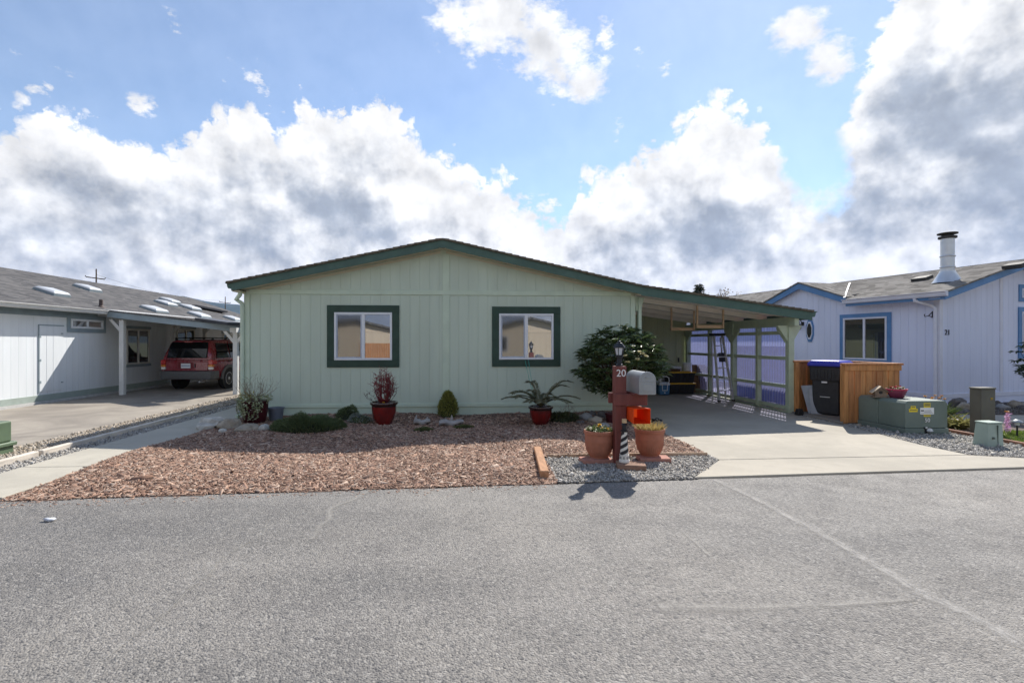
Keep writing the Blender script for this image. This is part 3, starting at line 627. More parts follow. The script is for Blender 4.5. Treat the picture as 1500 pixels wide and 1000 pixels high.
for i, y in enumerate(pys):
    w = .125 if i in (0, 2, 4) else .10
    P = post(XS, y, w, ZBM-.19, True, m_post)
    if i in (0, 2, 4):
        for sgn in ((1, -1) if i == 2 else ((1,) if i == 0 else (-1,))):
            build(MB().prism([(XS-.075, y+sgn*.05, ZBM-.56), (XS-.075, y+sgn*.05, ZBM-.19), (XS-.075, y+sgn*.36, ZBM-.19), (XS-.075, y+sgn*.36, ZBM-.25)], (.04, 0, 0)), 'brace', m_post, P, bevel=.004)
        build(MB().prism([(XS-.30, y-.03, ZBM-.17), (XS-.06, y-.03, ZBM-.52), (XS+.06, y-.03, ZBM-.52), (XS+.26, y-.03, ZBM-.17)], (0, .05, 0)) if i == 0 else MB().box(XS-.09, XS-.055, y-.09, y+.09, ZBM-.35, ZBM-.05), 'bracket', m_post, P, bevel=.004)
# post and bracket at the house corner
hx = FX(939); hy = D+.10
P = build(MB().box(hx-.035, hx+.035, hy-.045, hy+.045, 0, roof_z(hx)-.20), 'post', m_grn2, bevel=.005)
build(MB().prism([(hx-.07, hy-.02, roof_z(hx)-.50), (hx-.12, hy-.02, roof_z(hx)-.17), (hx+.10, hy-.02, roof_z(hx)-.2), (hx+.045, hy-.02, roof_z(hx)-.42)], (0, .07, 0)), 'bracket', m_grn2, P)
build(MB().box(XR, XR+.02, D+.02, YBK, .04, roof_z(XR)-.15), 'side_wall', m_grn)
# rails, sill and corrugated plastic sheets
def poly_mat():
    m = bpy.data.materials.new('corrugated_plastic'); m.use_nodes = True; t = NT(m.node_tree); out = m.node_tree.nodes['Material Output']; b = m.node_tree.nodes['Principled BSDF']
    b.inputs['Base Color'].default_value = (.50, .54, .86, 1); b.inputs['Roughness'].default_value = .25
    tr = t.n('ShaderNodeBsdfTransparent'); tr.inputs[0].default_value = (.60, .64, .97, 1); tl = t.n('ShaderNodeBsdfTranslucent'); tl.inputs[0].default_value = (.56, .59, .93, 1)
    a = t.n('ShaderNodeMixShader'); lwt = t.n('ShaderNodeLayerWeight'); lwt.inputs[0].default_value = .5; t.link(t.ramp(lwt.outputs['Facing'], .1, .75, .16, .65), a.inputs[0]); t.link(tr.outputs[0], a.inputs[1]); t.link(tl.outputs[0], a.inputs[2])
    c = t.n('ShaderNodeMixShader'); fr = t.n('ShaderNodeFresnel'); fr.inputs[0].default_value = 1.25; t.link(t.math('ADD', fr.outputs[0], .10, clamp=True), c.inputs[0]); t.link(a.outputs[0], c.inputs[1]); t.link(b.outputs[0], c.inputs[2]); t.link(c.outputs[0], out.inputs[0])
    return m
m_pc = poly_mat()
railz = [PXp(1155.6, 524.8, XS).z, PXp(1155, 566, XS).z, PXp(1158, 487, XS).z, .115]
zt = ZBM-.17
for i in range(4):
    y0, y1 = pys[i]+.05, pys[i+1]-.05
    for j, z in enumerate(railz): build(MB().box(XS-.04, XS+.035, y0, y1, z-.04, z+.04), 'sill' if j == 3 else 'rail', m_post, bevel=.004)
    n = int((pys[i+1]-pys[i])/.012); mb = MB(); vs = []
    yy = np.linspace(pys[i]-.02, pys[i+1]+.02, n)
    for y in yy: dx = .017*math.sin(y*2*math.pi/.10); vs += [(XS+.058+dx+(.002 if i % 2 else 0), y, .10), (XS+.058+dx+(.002 if i % 2 else 0), y, zt)]
    mb.add(vs, [(2*q, 2*q+2, 2*q+3, 2*q+1) for q in range(n-1)]); o = build(mb, 'plastic_sheet', m_pc, smooth=60)
build(MB().box(XS-.05, XS+.05, D, YBK, .012, .04), 'sill_plate', m_post)
# shed wall across the back of the carport
m_shed = M('shed_wall', (.46, .49, .31), .65, .06, 2.5, .35, 45, stretch=(1, 1, .12))
x = XR+.02; first = None
while x < XS-.08:
    x1 = min(x+GW, XS-.06); build(front_board(x, x1, .03, lambda q: roof_z(q)-.06, y=YBK), 'shed_board', m_shed); x = x1
build(MB().box(XR+.02, XS, YBK+.007, YBK+2.2, .0, roof_z(XS)-.06), 'shed_core', m_shed)
h = PY(994, 527, YBK-.01); build(MB().box(h.x-.02, h.x+.02, YBK-.03, YBK, h.z-.07, h.z+.07), 'door_handle', M('black_iron', (.02, .02, .02), .45, .1))
build(MB().box(h.x-.07, h.x-.045, YBK-.008, YBK, .05, 2.0), 'door_edge', m_shed); build(MB().box(4.2, 4.225, YBK-.008, YBK, .05, 2.0), 'door_edge', m_shed)
# hanging timber racks under the ceiling
m_pine = M('raw_pine', (.62, .44, .28), .65, .15, 8, .3, 60, stretch=(.3, 1, 1))
for (pa, pb, zt_, zb_, Y) in ((981.6, 1016.4, 467, 484, 12.4), (1019, 1059, 463.6, 480.5, 11.4)):
    A, B = PY(pa, zb_, Y), PY(pb, zb_, Y)
    t_ = thing('hanging_rack', 'pale pine hanging rack nearer the house wall under carport ceiling' if pa < 1000 else 'pale pine hanging rack nearer the open front under carport ceiling', 'rack', (A.x, Y, A.z), 0, 'timber racks hanging from the carport ceiling')
    MB().box(0, B.x-A.x, -.02, .02, 0, .075).build('crossbar', m_pine, t_, bevel=.003)
    for x in (A.x, B.x): MB().box(x-A.x-.035 if x != A.x else 0, x-A.x if x != A.x else .035, -.065, -.022, 0, roof_z(x)-.06-A.z).build('hanger', m_pine, t_, bevel=.003)

# ================================================================== grey house on the left
m_lw = M('siding_pale_blue', (.78, .815, .835), .6, .05, 2.2, .3, 45, stretch=(1, 1, .12)); m_lt = M('trim_slate', (.27, .33, .36), .55, .08, 4, .2, 50)
m_base = M('base_trim_sage', (.36, .42, .38), .6, .08, 4); m_lwhite = M('gutter_white', (.72, .72, .70), .45, .05, 4)
def shingle_mat(name, c1, c2, c3, sx=1.):
    m = bpy.data.materials.new(name); m.use_nodes = True; t = NT(m.node_tree); b = m.node_tree.nodes['Principled BSDF']
    geo = t.n('ShaderNodeNewGeometry'); pos = geo.outputs['Position']; mp = t.n('ShaderNodeMapping'); t.link(pos, mp.inputs[0]); mp.inputs['Scale'].default_value = (7.1, 3.2*sx, 1)
    wn = t.n('ShaderNodeTexVoronoi', distance='CHEBYCHEV'); wn.inputs['Scale'].default_value = 1.0; wn.inputs['Randomness'].default_value = .75; t.link(mp.outputs[0], wn.inputs['Vector'])
    sp = t.n('ShaderNodeSeparateColor'); t.link(wn.outputs['Color'], sp.inputs[0]); n = t.noise(pos, 1.2, 5, .6); f = t.noise(pos, 180, 3, .7)
    c = t.mix(t.ramp(sp.outputs[0], .1, .9, smooth=False), c1, c2); c = t.mix(t.ramp(n, .35, .7, 0, .5), c, c3); c = t.mix(t.ramp(f, .5, .8, 0, .4), c, tuple(q*.45 for q in c1))
    t.link(c, b.inputs['Base Color']); b.inputs['Roughness'].default_value = .93; b.inputs['Specular IOR Level'].default_value = .25
    bp = t.n('ShaderNodeBump'); bp.inputs['Strength'].default_value = .6; bp.inputs['Distance'].default_value = .006; t.link(f, bp.inputs['Height']); t.link(bp.outputs[0], b.inputs['Normal'])
    return m
m_lroof = shingle_mat('shingles_grey', (.08, .08, .084), (.165, .16, .157), (.115, .112, .112)); m_rroof = shingle_mat('shingles_tan', (.12, .112, .10), (.31, .29, .262), (.205, .19, .172))
XW = -10.72; XE = -10.38; ZE = 2.47; YC = 14.90                # wall, eave, eave height, front of the carport
LH = thing('manufactured_house', 'pale blue grey sided house with dark shingle roof and carport beside the red vehicle', 'house', (XW, 15, 0))
def lb(mb, name, mat, parent=LH, **k): return mb.build(name, mat, parent, w=True, **k)
lb(MB().box(-18.6, XW-.03, 7.0, 27, -.05, 2.50), 'wall', m_lw)
b0 = lb(MB().box(XW-.03, XW, 0, GW-.005, .22, 2.40).box(XW-.031, XW-.005, -.0045, GW-.0045, .22, 2.399), 'siding_board', m_lw)
for i in range(97): o = share(b0, (0, 7.0-0+i*GW-0, 0))
bpy.data.objects.remove(b0)
lb(MB().box(XW-.03, XW+.012, 7.0, 27, .07, .225), 'base_board', m_base, bevel=.004); lb(MB().box(XW-.03, XW+.05, 7.0, 27, -.05, .065), 'footing', M('footing', (.6, .6, .58), .8, .1, 6, .4))
lb(MB().box(XW-.03, XW+.016, 7.0, YC+.1, 2.22, 2.42), 'frieze_board', m_lt); lb(MB().box(XW, XE-.02, 7.0, YC, 2.385, 2.405), 'soffit', m_lt)
# roof planes
def lroof(x): return ZE+.335*(XE-x) if x < XE else ZE+.02-.118*(x-XE)
XRD = -14.75; ZRD = lroof(XRD)
def rb(x0, x1, y0, y1, mat, name, parent=LH, up=0., th=.03, rf=lroof):
    return lb(MB().prism([(x0, y0, rf(x0)+up), (x1, y0, rf(x1)+up), (x1, y0, rf(x1)+up-th), (x0, y0, rf(x0)+up-th)], (0, y1-y0, 0)), name, mat, parent)
mb = MB(); n = int((XE-XRD)/.145)
for i in range(n):
    a = XE-i*(XE-XRD)/n; b = XE-(i+1)*(XE-XRD)/n-.02
    mb.prism([(a, 6.6, lroof(a-1e-4)+.013), (b, 6.6, lroof(b)+.002), (b, 6.6, lroof(b)-.03), (a, 6.6, lroof(a-1e-4)-.03)], (0, 20.8, 0))
RF = lb(mb, 'roof', m_lroof)
lb(MB().prism([(XRD, 6.6, ZRD+.01), (XRD-4.4, 6.6, ZRD-1.46), (XRD-4.4, 6.6, ZRD-1.52), (XRD, 6.6, ZRD-.05)], (0, 20.8, 0)), 'rear_slope', m_lroof, RF)
lb(MB().prism([(XW-.03, 7.02, 2.4), (XRD, 7.02, ZRD-.04), (-18.55, 7.02, 2.4)], (0, 20, 0)), 'gable_wall', m_lw)
mb = MB(); XCE = -6.38; n = int((XCE-XE)/.16)
for i in range(n):
    a = XCE-i*(XCE-XE)/n; b = XCE-(i+1)*(XCE-XE)/n-.02
    mb.prism([(a, YC-.03, lroof(a)+.012), (b, YC-.03, lroof(max(b, XE+1e-4))+.002), (b, YC-.03, lroof(max(b, XE+1e-4))-.03), (a, YC-.03, lroof(a)-.03)], (0, 11.5, 0))
lb(mb, 'carport_roof', m_lroof)
def lrake(x0, x1, d0, d1, y0, y1, name, mat): return lb(MB().prism([(x0, y0, lroof(x0+1e-4)-d0), (x1, y0, lroof(x1)-d0), (x1, y0, lroof(x1)-d1), (x0, y0, lroof(x0+1e-4)-d1)], (0, y1-y0, 0)), name, mat)
lrake(XE+.0, XCE-.02, .03, .20, YC, YC+.05, 'fascia', m_lt); lrake(XW, XCE-.02, .035, .06, YC+.06, 25.8, 'carport_ceiling', m_lwhite)
lb(MB().box(XCE-.07, XCE-.03, YC+.05, 25.8, lroof(XCE)-.17, lroof(XCE)-.03), 'fascia', m_lt); lb(MB().box(XCE-.02, XCE+.09, YC+.02, 25.8, lroof(XCE)-.13, lroof(XCE)-.03), 'gutter', m_lwhite, bevel=.02)
lb(MB().prism([(XE-.02+a*-1., 6.6, ZE+.01+b*.9) for a, b in prof], (0, YC-6.6-.05, 0)), 'gutter', m_lwhite)
for (px, y, arms) in ((179.5, 15.06, (-1,)), (345.7, 15.0, (-1, 1)), (253.5, 18.4, (1,)), (300, 20.5, (1,))):
    p = PY(px, 560, y); x = p.x if px > 320 else p.x; zt = lroof(max(x, XE+.01))-.24 if px != 345.7 else lroof(x)-.2
    P = lb(MB().box(x-.065, x+.065, y-.065, y+.065, 0, zt), 'post', m_lwhite, bevel=.008)
    for s in arms: lb(MB().prism([(x+s*.05, y-.05, zt-.36), (x+s*.05, y-.05, zt-.22), (x+s*.26, y-.05, zt+.02), (x+s*.36, y-.05, zt+.02)], (0, .10, 0)), 'brace', m_lwhite, P)
zb = lroof(-6.7)-.2; lb(MB().box(-6.79, -6.61, 14.62, 25, zb-.02, zb+.12), 'beam', m_lwhite)
# windows on the wall facing our yard (plane X = XW)
def side_window(px0, px1, py0, py1, tr, m_t, m_f, mg, nm='window'):
    y0, y1 = PXp(px0, 500, XW).y, PXp(px1, 500, XW).y; z1 = PXp(px0, py0, XW).z; z0 = PXp(px0, py1, XW).z
    if y0 > y1: y0, y1 = y1, y0
    w = MB(); w.box(XW-.01, XW+.028, y0-tr, y1+tr, z1, z1+tr).box(XW-.01, XW+.028, y0-tr, y1+tr, z0-tr, z0)
    if tr > .09: w.box(XW-.01, XW+.026, y0-tr, y0, z0, z1).box(XW-.01, XW+.026, y1, y1+tr, z0, z1)
    W = lb(w, nm, m_t); f = .055; ym = (y0+y1)/2
    fr = MB(); fr.box(XW, XW+.04, y0, y1, z1-f, z1).box(XW, XW+.04, y0, y1, z0, z0+f)
    for a in ((y0, y0+f), (y1-f, y1), (ym-f/2, ym+f/2)): fr.box(XW, XW+.039, a[0], a[1], z0+f, z1-f)
    lb(fr, 'frame', m_f, W, bevel=.004)
    for a in ((y0+f, ym-f/2), (ym+f/2, y1-f)): lb(MB().box(XW-.0, XW+.012, a[0], a[1], z0+f, z1-f), 'pane', mg, W)
m_wf = M('window_frame_cream', (.66, .64, .58), .45, .05)
side_window(102.5, 150, 466.5, 480.5, .11, m_lt, m_wht, m_glass); side_window(184.5, 218, 481, 534, .085, m_lt, m_wf, m_glassd); side_window(258, 284.5, 481, 530, .085, m_lt, m_wf, m_glassd); side_window(326, 337, 488, 530, .085, m_lt, m_wf, m_glassd)
# flush utility door
ya, yb = PXp(57, 500, XW).y, PXp(92, 500, XW).y; zd = PXp(57, 475, XW).z
DR = lb(MB().box(XW-.005, XW+.012, ya, yb, .30, zd-.03), 'door', m_lw, bevel=.003)
for i in range(1, int((yb-ya)/GW)+1): lb(MB().box(XW+.0125, XW+.0165, ya+i*GW-GW+.008, min(ya+i*GW-.004, yb-.004), .31, zd-.04), 'door_board', m_lw, DR)
lb(MB().box(XW-.0, XW+.02, ya-.03, ya-.008, .27, zd).box(XW, XW+.02, ya-.008, yb+.02, zd-.022, zd), 'door_trim', m_lt, DR)
for z in (.55, 1.1, zd-.3): lb(MB().box(XW+.01, XW+.026, ya-.02, ya+.04, z-.03, z+.03), 'hinge', m_lt, DR)
for z in (.5, zd-.22): lb(MB().box(XW+.016, XW+.03, yb-.08, yb-.02, z-.012, z+.012), 'latch', m_lt, DR)
def hit_roof(px, py):
    d = ray(px, py); best = None
    for (s, c0, lo, hi) in ((-.335, ZE+.335*XE, XRD, XE), (-.118, ZE+.02+.118*XE, XE, XCE)):
        t = (c0-CAM_H)/(d.z-s*d.x)
        if t > 0 and lo-.2 <= d.x*t <= hi+.2: best = (Vector((d.x*t, d.y*t, CAM_H+d.z*t)), math.atan(-s)); break
    return best
m_dome = M('skylight_dome', (.50, .52, .54), .35, .04, 5); m_dark = M('dark_panel', (.045, .047, .055), .35, .1)
for px, py, L in ((76, 430, .60), (128, 424, .6), (226, 455, .75), (243, 446, .7), (249, 442, .7), (279, 452, .8), (292, 463, .8), (341, 468, .8)):
    h = hit_roof(px, py)
    if not h: continue
    p, sl = h; Mx = Matrix.Translation(p) @ Matrix.Rotation(sl, 4, 'Y')
    def tm(vs): return [Mx @ Vector(v) for v in vs]
    k = MB(); k.box(-.3, .3, -L/2, L/2, -.02, .06); k.v = tm(k.v); S = lb(k, 'skylight', m_lt)
    k = MB(); rr_ = []
    for z, s in ((.06, 1), (.09, .97), (.125, .82), (.14, .55)): rr_.append([(-.29*s, -L/2*s, z), (.29*s, -L/2*s, z), (.29*s, L/2*s, z), (-.29*s, L/2*s, z)])
    k.loft(rr_); k.v = tm(k.v); lb(k, 'dome', m_dome, S, bevel=.02, seg=2)
for (pa, pb, dz) in (((281, 450), (327, 459), .07), ((298, 470), (347, 477), .05)):  # low dark slabs put in for probable raised steps of the roof
    A, B = hit_roof(*pa), hit_roof(*pb)
    if A and B: lb(MB().bar(A[0]+Vector((0, 0, dz)), B[0]+Vector((0, 0, dz)), .5, .08), 'raised_roof_panel', m_dark)
h = hit_roof(148, 450); p = h[0]; lb(MB().lathe([(.14, -.03), (.08, .03), (.05, .06), (.05, .22), (.04, .23)], p, 14), 'vent_pipe', M('vent_rust', (.07, .05, .045), .6, .3, 20), smooth=40)

# ================================================================== red vehicle under the left carport
m_car = M('car_paint_red', (.24, .012, .022), .28, .06, 5, spec=.5, coat=.9); m_clad = M('car_cladding', (.115, .115, .115), .55, .1, 30, .3, 200); m_tyre = M('tyre', (.022, .022, .022), .85, .2, 30, .3, 90)
m_rim = M('alloy', (.62, .62, .62), .4, .05, 9, metal=.3); m_tl = M('tail_red', (.5, .02, .015), .15, .1, 30, coat=.8); m_tw = M('lens_white', (.8, .78, .72), .2, .1, 30, coat=.8); m_blk = M('black_plastic', (.018, .018, .018), .5, .2, 30); m_amb = M('lens_amber', (.75, .25, .04), .2, .1, 30, coat=.8)
m_cglass = glass_mat('car_glass', (.008, .009, .010), .0); m_plate = M('licence_plate', (.75, .76, .78), .4, .03)
SV = thing('sport_utility_vehicle', 'dark red sport utility vehicle parked under the left carport, tailgate to the street', 'car', (-8.74, 17.0, .02), R(-5)); SV.scale = (.96, .96, .96)
def ring(y, pts): return [(x, y, z) for x, z in pts]+[(-x, y, z) for x, z in pts[::-1]]
low = []
for y, w, zb, zs, zt in ((-.86, .80, .42, .62, .98), (-.90, .855, .40, .64, 1.0), (-.84, .885, .36, .66, 1.02), (-.4, .895, .34, .66, 1.03), (.6, .895, .32, .66, 1.03), (1.8, .895, .32, .66, 1.03), (2.3, .89, .34, .66, 1.02), (3.1, .87, .36, .64, .96), (3.42, .80, .40, .60, .86), (3.52, .66, .44, .58, .76)):
    low.append(ring(y, [(0, zb), (w*.85, zb), (w*.97, zb+.08), (w, zs), (w*.99, (zs+zt)/2+.05), (w*.955, zt-.03), (w*.90, zt+.015), (0, zt+.03)]))
MB().loft(low).build('body', m_car, SV, smooth=35)
cab = []
for y, w0, w1, z0, z1 in ((-.875, .82, .74, 1.0, 1.12), (-.80, .845, .70, .99, 1.42), (-.70, .845, .675, .99, 1.62), (-.55, .845, .67, .99, 1.675), (.3, .845, .675, .99, 1.70), (1.0, .845, .67, .99, 1.69), (1.35, .845, .66, .99, 1.63), (1.75, .845, .70, .99, 1.36), (2.15, .845, .78, .99, 1.06)):
    cab.append(ring(y, [(0, z0), (w0, z0), (w0*.99, z0+.06), ((w0+w1)/2*1.02, (z0+z1)/2+.02), (w1, z1-.05), (w1*.92, z1-.005), (0, z1+.012)]))
MB().loft(cab).build('cabin', m_car, SV, smooth=35)
# tailgate details
TG = MB().prism([(-.70, -.905, .66), (.70, -.905, .66), (.72, -.90, .97), (-.72, -.90, .97)], (0, .05, 0)).build('tailgate', m_car, SV, bevel=.02, seg=2)
MB().prism([(-.67, -.925, 1.08), (.67, -.925, 1.08), (.655, -.835, 1.40), (-.655, -.835, 1.40)], (0, .05, .01)).prism([(-.655, -.835, 1.402), (.655, -.835, 1.402), (.61, -.75, 1.60), (-.61, -.75, 1.60)], (0, .05, .01)).build('rear_window', m_cglass, SV, bevel=.012)
MB().box(-.46, .46, -.925, -.89, .955, 1.0).build('grab_bar', m_car, TG, bevel=.01)
MB().box(-.30, .22, -.915, -.90, .72, .93).build('plate_recess', M('car_red_dark', (.16, .008, .014), .35, .05), TG, bevel=.01)
MB().box(-.19, .13, -.925, -.912, .745, .905).build('licence_plate', m_plate, TG, bevel=.006)
MB().box(-.17, .11, -.9265, -.925, .80, .85).build('plate_band', M('plate_blue_grey', (.35, .40, .5), .5, .4, 60), TG)
MB().box(.26, .29, -.92, -.9, .76, .90).build('plate_handle', m_blk, TG)
MB().obox((0, -.72, 1.64), (.9, .20, .035), (R(8), 0, 0)).build('spoiler', m_car, SV, bevel=.012)
MB().box(-.13, .13, -.83, -.80, 1.60, 1.62).build('brake_light', m_tl, SV)
bp = []
for y, w, a, b in ((-1.0, .70, .42, .60), (-.985, .84, .39, .64), (-.90, .905, .37, .66), (-.62, .915, .37, .66)): bp.append(ring(y, [(0, a), (w*.96, a), (w, a+.06), (w, b-.05), (w*.97, b), (0, b)]))
MB().loft(bp).build('bumper', m_clad, SV, smooth=35)
for s in (-1, 1):
    MB().box(*sorted((s*.715, s*.875)), -.92, -.72, .70, .785).build('reverse_light', m_tw, SV, bevel=.015)
    MB().box(*sorted((s*.715, s*.88)), -.922, -.70, .79, .86).build('indicator', m_amb, SV, bevel=.015)
    MB().box(*sorted((s*.715, s*.885)), -.922, -.68, .865, 1.02).build('tail_light', m_tl, SV, bevel=.02)
    # side glass
    for y0, y1, c in ((-.62, .12, .12), (.20, .92, 0.), (1.0, 1.72, -.1)):
        top = 1.575 if y1 < 1.5 else 1.53
        yt1 = y1 if y1 < 1.5 else 1.42
        MB().prism([(s*.858, y0-.02, 1.07), (s*.858, y1, 1.07), (s*.735, yt1, top), (s*.735, y0+c, top)], (-s*.03, 0, 0)).build('side_window', m_cglass, SV)
    MB().box(*sorted((s*.60, s*.64)), -.55, 1.05, 1.73, 1.755).build('roof_rail', m_blk, SV, bevel=.008)
    for yy in (-.5, .25, 1.0): MB().box(*sorted((s*.60, s*.64)), yy-.04, yy+.04, 1.66, 1.735).build('rail_foot', m_blk, SV)
    MB().obox((s*.98, 1.55, 1.12), (.2, .10, .15)).build('mirror', m_car, SV, bevel=.03, seg=2)
    for yy in (.05, .85): MB().box(*sorted((s*.885, s*.905)), yy-.09, yy+.09, .93, .96).build('door_handle', m_blk, SV)
    MB().box(*sorted((s*.88, s*.91)), .42, 2.2, .36, .58).build('side_cladding', m_clad, SV, bevel=.01)
    for yw in (0, 2.62):
        # arch flare
        n = 14; out = []; inn = []
        for i in range(n+1): th = math.pi*i/n; out.append((s*.89, yw+.50*math.cos(th), .36+.47*math.sin(th))); inn.append((s*.89, yw+.385*math.cos(th), .36+.385*math.sin(th)))
        MB().prism(out+inn[::-1], (s*.04, 0, 0)).build('wheel_arch', m_clad, SV)
        k = MB(); k.lathe([(.39, -.01), (.39, .012)], n=28); k.v = [(s*.895+z*s*.5, yw+x, .36+y) for x, y, z in k.v]; k.build('wheel_well', m_blk, SV)
        W = MB(); W.lathe([(.20, -.10), (.30, -.115), (.345, -.10), (.36, -.06), (.36, .06), (.345, .10), (.30, .115), (.21, .10), (.20, .06)], n=32); W.v = [(s*.80+z*s, yw+x, .36+y) for x, y, z in W.v]; W_ = W.build('tyre', m_tyre, SV, smooth=35)
        rm = MB(); rm.lathe([(.21, .06), (.21, .10), (.195, .105), (.18, .07)], n=28); rm.lathe([(.055, .07), (.055, .10), (.03, .106)], n=14)
        for i in range(5): a = 2*math.pi*i/5+.3; rm.bar((.04*math.cos(a), .04*math.sin(a), .085), (.195*math.cos(a), .195*math.sin(a), .085), .06, .03)
        rm.v = [(s*.80+z*s, yw+x, .36+y) for x, y, z in rm.v]; rm.build('rim', m_rim, W_, smooth=35)
for yy in (-.2, .7): MB().box(-.60, .60, yy-.03, yy+.03, 1.745, 1.77).build('cross_bar', m_blk, SV, bevel=.008)
MB().tube([(.45, -.7, .30), (.45, -.96, .30)], .03, 10).build('exhaust', m_rim, SV)

# ================================================================== blue trimmed house on the right
m_rw = M('siding_lavender', (.68, .725, .87), .6, .05, 2.2, .3, 45, stretch=(1, 1, .12)); m_bl = M('trim_blue', (.105, .24, .46), .5, .08, 4, .15, 50); m_rwt = M('trim_white', (.68, .70, .78), .5, .04, 4)
RZ = R(12); RC = G(1376, 592); RH = thing('manufactured_house', 'pale lavender sided house with blue trim and round metal chimney', 'house', (RC.x, RC.y, 0), RZ)
RM = Matrix.Translation(RC) @ Matrix.Rotation(RZ, 4, 'Z'); RMI = RM.inverted()
def LP(px, py, ax, val):
    """pixel to the house's own frame on the plane axis = val"""
    o_ = RMI @ Vector((0, 0, CAM_H)); d = RMI.to_3x3() @ ray(px, py); t = (val-o_[ax])/d[ax]; return o_+d*t
def rbld(mb, name, mat, parent=RH, **k): return mb.build(name, mat, parent, **k)
ze = LP(1424, 423, 0, -.36).z; SLP = .30; XP = 2.75
def rrf(x): return ze+SLP*(x+.36) if x < XP else ze+SLP*(2*XP+.36-x)
rbld(MB().prism([(.007, .007, -.05), (5.5, .007, -.05), (5.5, .007, rrf(5.5)-.12), (XP, .007, rrf(XP)-.12), (.007, .007, rrf(0)-.12)], (0, 11, 0)), 'wall', m_rw)
zbt = LP(1384, 577, 1, 0).z; zbb = zbt-.10
x = .09
while x < 5.4:
    mbd = front_board(x, x+GW, zbt, lambda q: rrf(q)-.17, y=0); rbld(mbd, 'siding_board', m_rw); x += GW
rbld(MB().box(-.0, 5.5, -.02, .02, zbb, zbt), 'base_board', m_rwt); rbld(MB().box(.0, 5.5, .004, .03, -.05, zbb), 'skirting', m_rw)
rbld(MB().box(-.02, .09, -.022, .02, zbt, rrf(0)-.12), 'corner_board', m_rwt); rbld(MB().box(-.022, .02, .02, .11, zbt, rrf(0)-.12), 'corner_board', m_rwt)
xv = LP(1466, 500, 1, 0).x; rbld(MB().box(xv-.05, xv+.05, -.016, .02, zbt, rrf(xv)-.2), 'batten', m_rwt)
# wall that faces our driveway
gy0, gyp, gy1 = 3.05, LP(1165, 415, 0, -.3).y, LP(1118, 443, 0, -.3).y; zp = LP(1165, 414, 0, -.3).z; zg = LP(1240, 437, 0, -.3).z
gy0 = LP(1240, 437, 0, -.3).y; gs = (zp-zg)/(gyp-gy0)
def cz(y): return zp-gs*abs(y-gyp)
y = .11
while y < 10.5:
    zt = rrf(0)-.16
    b_ = MB().box(-.0, .03, y+.0025, y+GW-.0025, zbt, zt) if not (gy0 < y < gy1) else MB().prism([(0, y+.0045, zbt), (0, y+GW-.0045, zbt), (0, y+GW-.0045, max(cz(y+GW)-.14, zt)), (0, y+.0045, max(cz(y)-.14, zt))], (.03, 0, 0))
    rbld(b_, 'siding_board', m_rw); y += GW
rbld(MB().box(-.02, .02, .0, 10.8, zbb, zbt), 'base_board', m_rwt); rbld(MB().box(-.004, .03, 0, 10.8, -.05, zbb), 'skirting', m_rw)
rbld(MB().prism([(.007, gy0, zg-.3), (.007, gyp, zp-.1), (.007, gy1+.05, zg-.3)], (2, 0, 0)), 'cross_gable_wall', m_rw)
# main roof: stepped courses on the near slope, plain far slope
mb = MB(); n = 22
for i in range(n):
    a = -.38+i*(XP+.38)/n; b = -.38+(i+1)*(XP+.38)/n+.02
    ylen = 11.8 if a > .25 else gy0+.45
    mb.prism([(a, -.40, rrf(a)+.013), (b, -.40, rrf(min(b, XP))+.002), (b, -.40, rrf(min(b, XP))-.03), (a, -.40, rrf(a)-.03)], (0, ylen, 0))
RR = rbld(mb, 'roof', m_rroof)
rbld(MB().prism([(XP, -.40, rrf(XP)+.013), (5.9, -.40, rrf(5.9)+.013), (5.9, -.40, rrf(5.9)-.03), (XP, -.40, rrf(XP)-.03)], (0, 11.8, 0)), 'far_slope', m_rroof, RR)
for sgn in (-1, 1):
    mb = MB(); n = 10; half = (gy1-gy0)/2+.12
    for i in range(n):
        a = half-i*half/n; b = half-(i+1)*half/n-.015
        mb.prism([(-.20, gyp+sgn*a, zp-gs*a+.033), (-.20, gyp+sgn*b, zp-gs*max(b, 0)+.022), (-.20, gyp+sgn*b, zp-gs*max(b, 0)-.01), (-.20, gyp+sgn*a, zp-gs*a-.01)], (2.98, 0, 0))
    rbld(mb, 'cross_gable_slope', m_rroof, RR)
    a = half
    rbld(MB().prism([(-.17, gyp, zp-.012), (-.17, gyp+sgn*a, zp-gs*a-.012), (-.17, gyp+sgn*a, zp-gs*a-.19), (-.17, gyp, zp-.20)], (.035, 0, 0)), 'fascia', m_bl)
    rbld(MB().prism([(-.135, gyp, zp-.10), (-.135, gyp+sgn*a, zp-gs*a-.10), (-.135, gyp+sgn*a, zp-gs*a-.12), (-.135, gyp, zp-.12)], (.135, 0, 0)), 'soffit', m_rwt)
rbld(MB().prism([(-.36, -.36, rrf(-.36)-.012), (XP, -.36, rrf(XP)-.012), (XP, -.36, rrf(XP)-.20), (-.36, -.36, rrf(-.36)-.20)], (0, .035, 0)), 'fascia', m_bl)
rbld(MB().prism([(-.36, -.32, rrf(-.36)-.14), (XP, -.32, rrf(XP)-.14), (XP, -.32, rrf(XP)-.16), (-.36, -.32, rrf(-.36)-.16)], (0, .33, 0)), 'soffit', m_rwt)
rbld(MB().box(-.36, -.325, -.32, gy0-.02, ze-.19, ze-.02), 'fascia', m_bl); rbld(MB().box(-.32, .02, -.3, gy0, ze-.15, ze-.13), 'soffit', m_rwt)
rbld(MB().prism([(-.36+a, -.42, ze+.015+b) for a, b in prof], (0, gy0+.45, 0)), 'gutter', m_rwt)
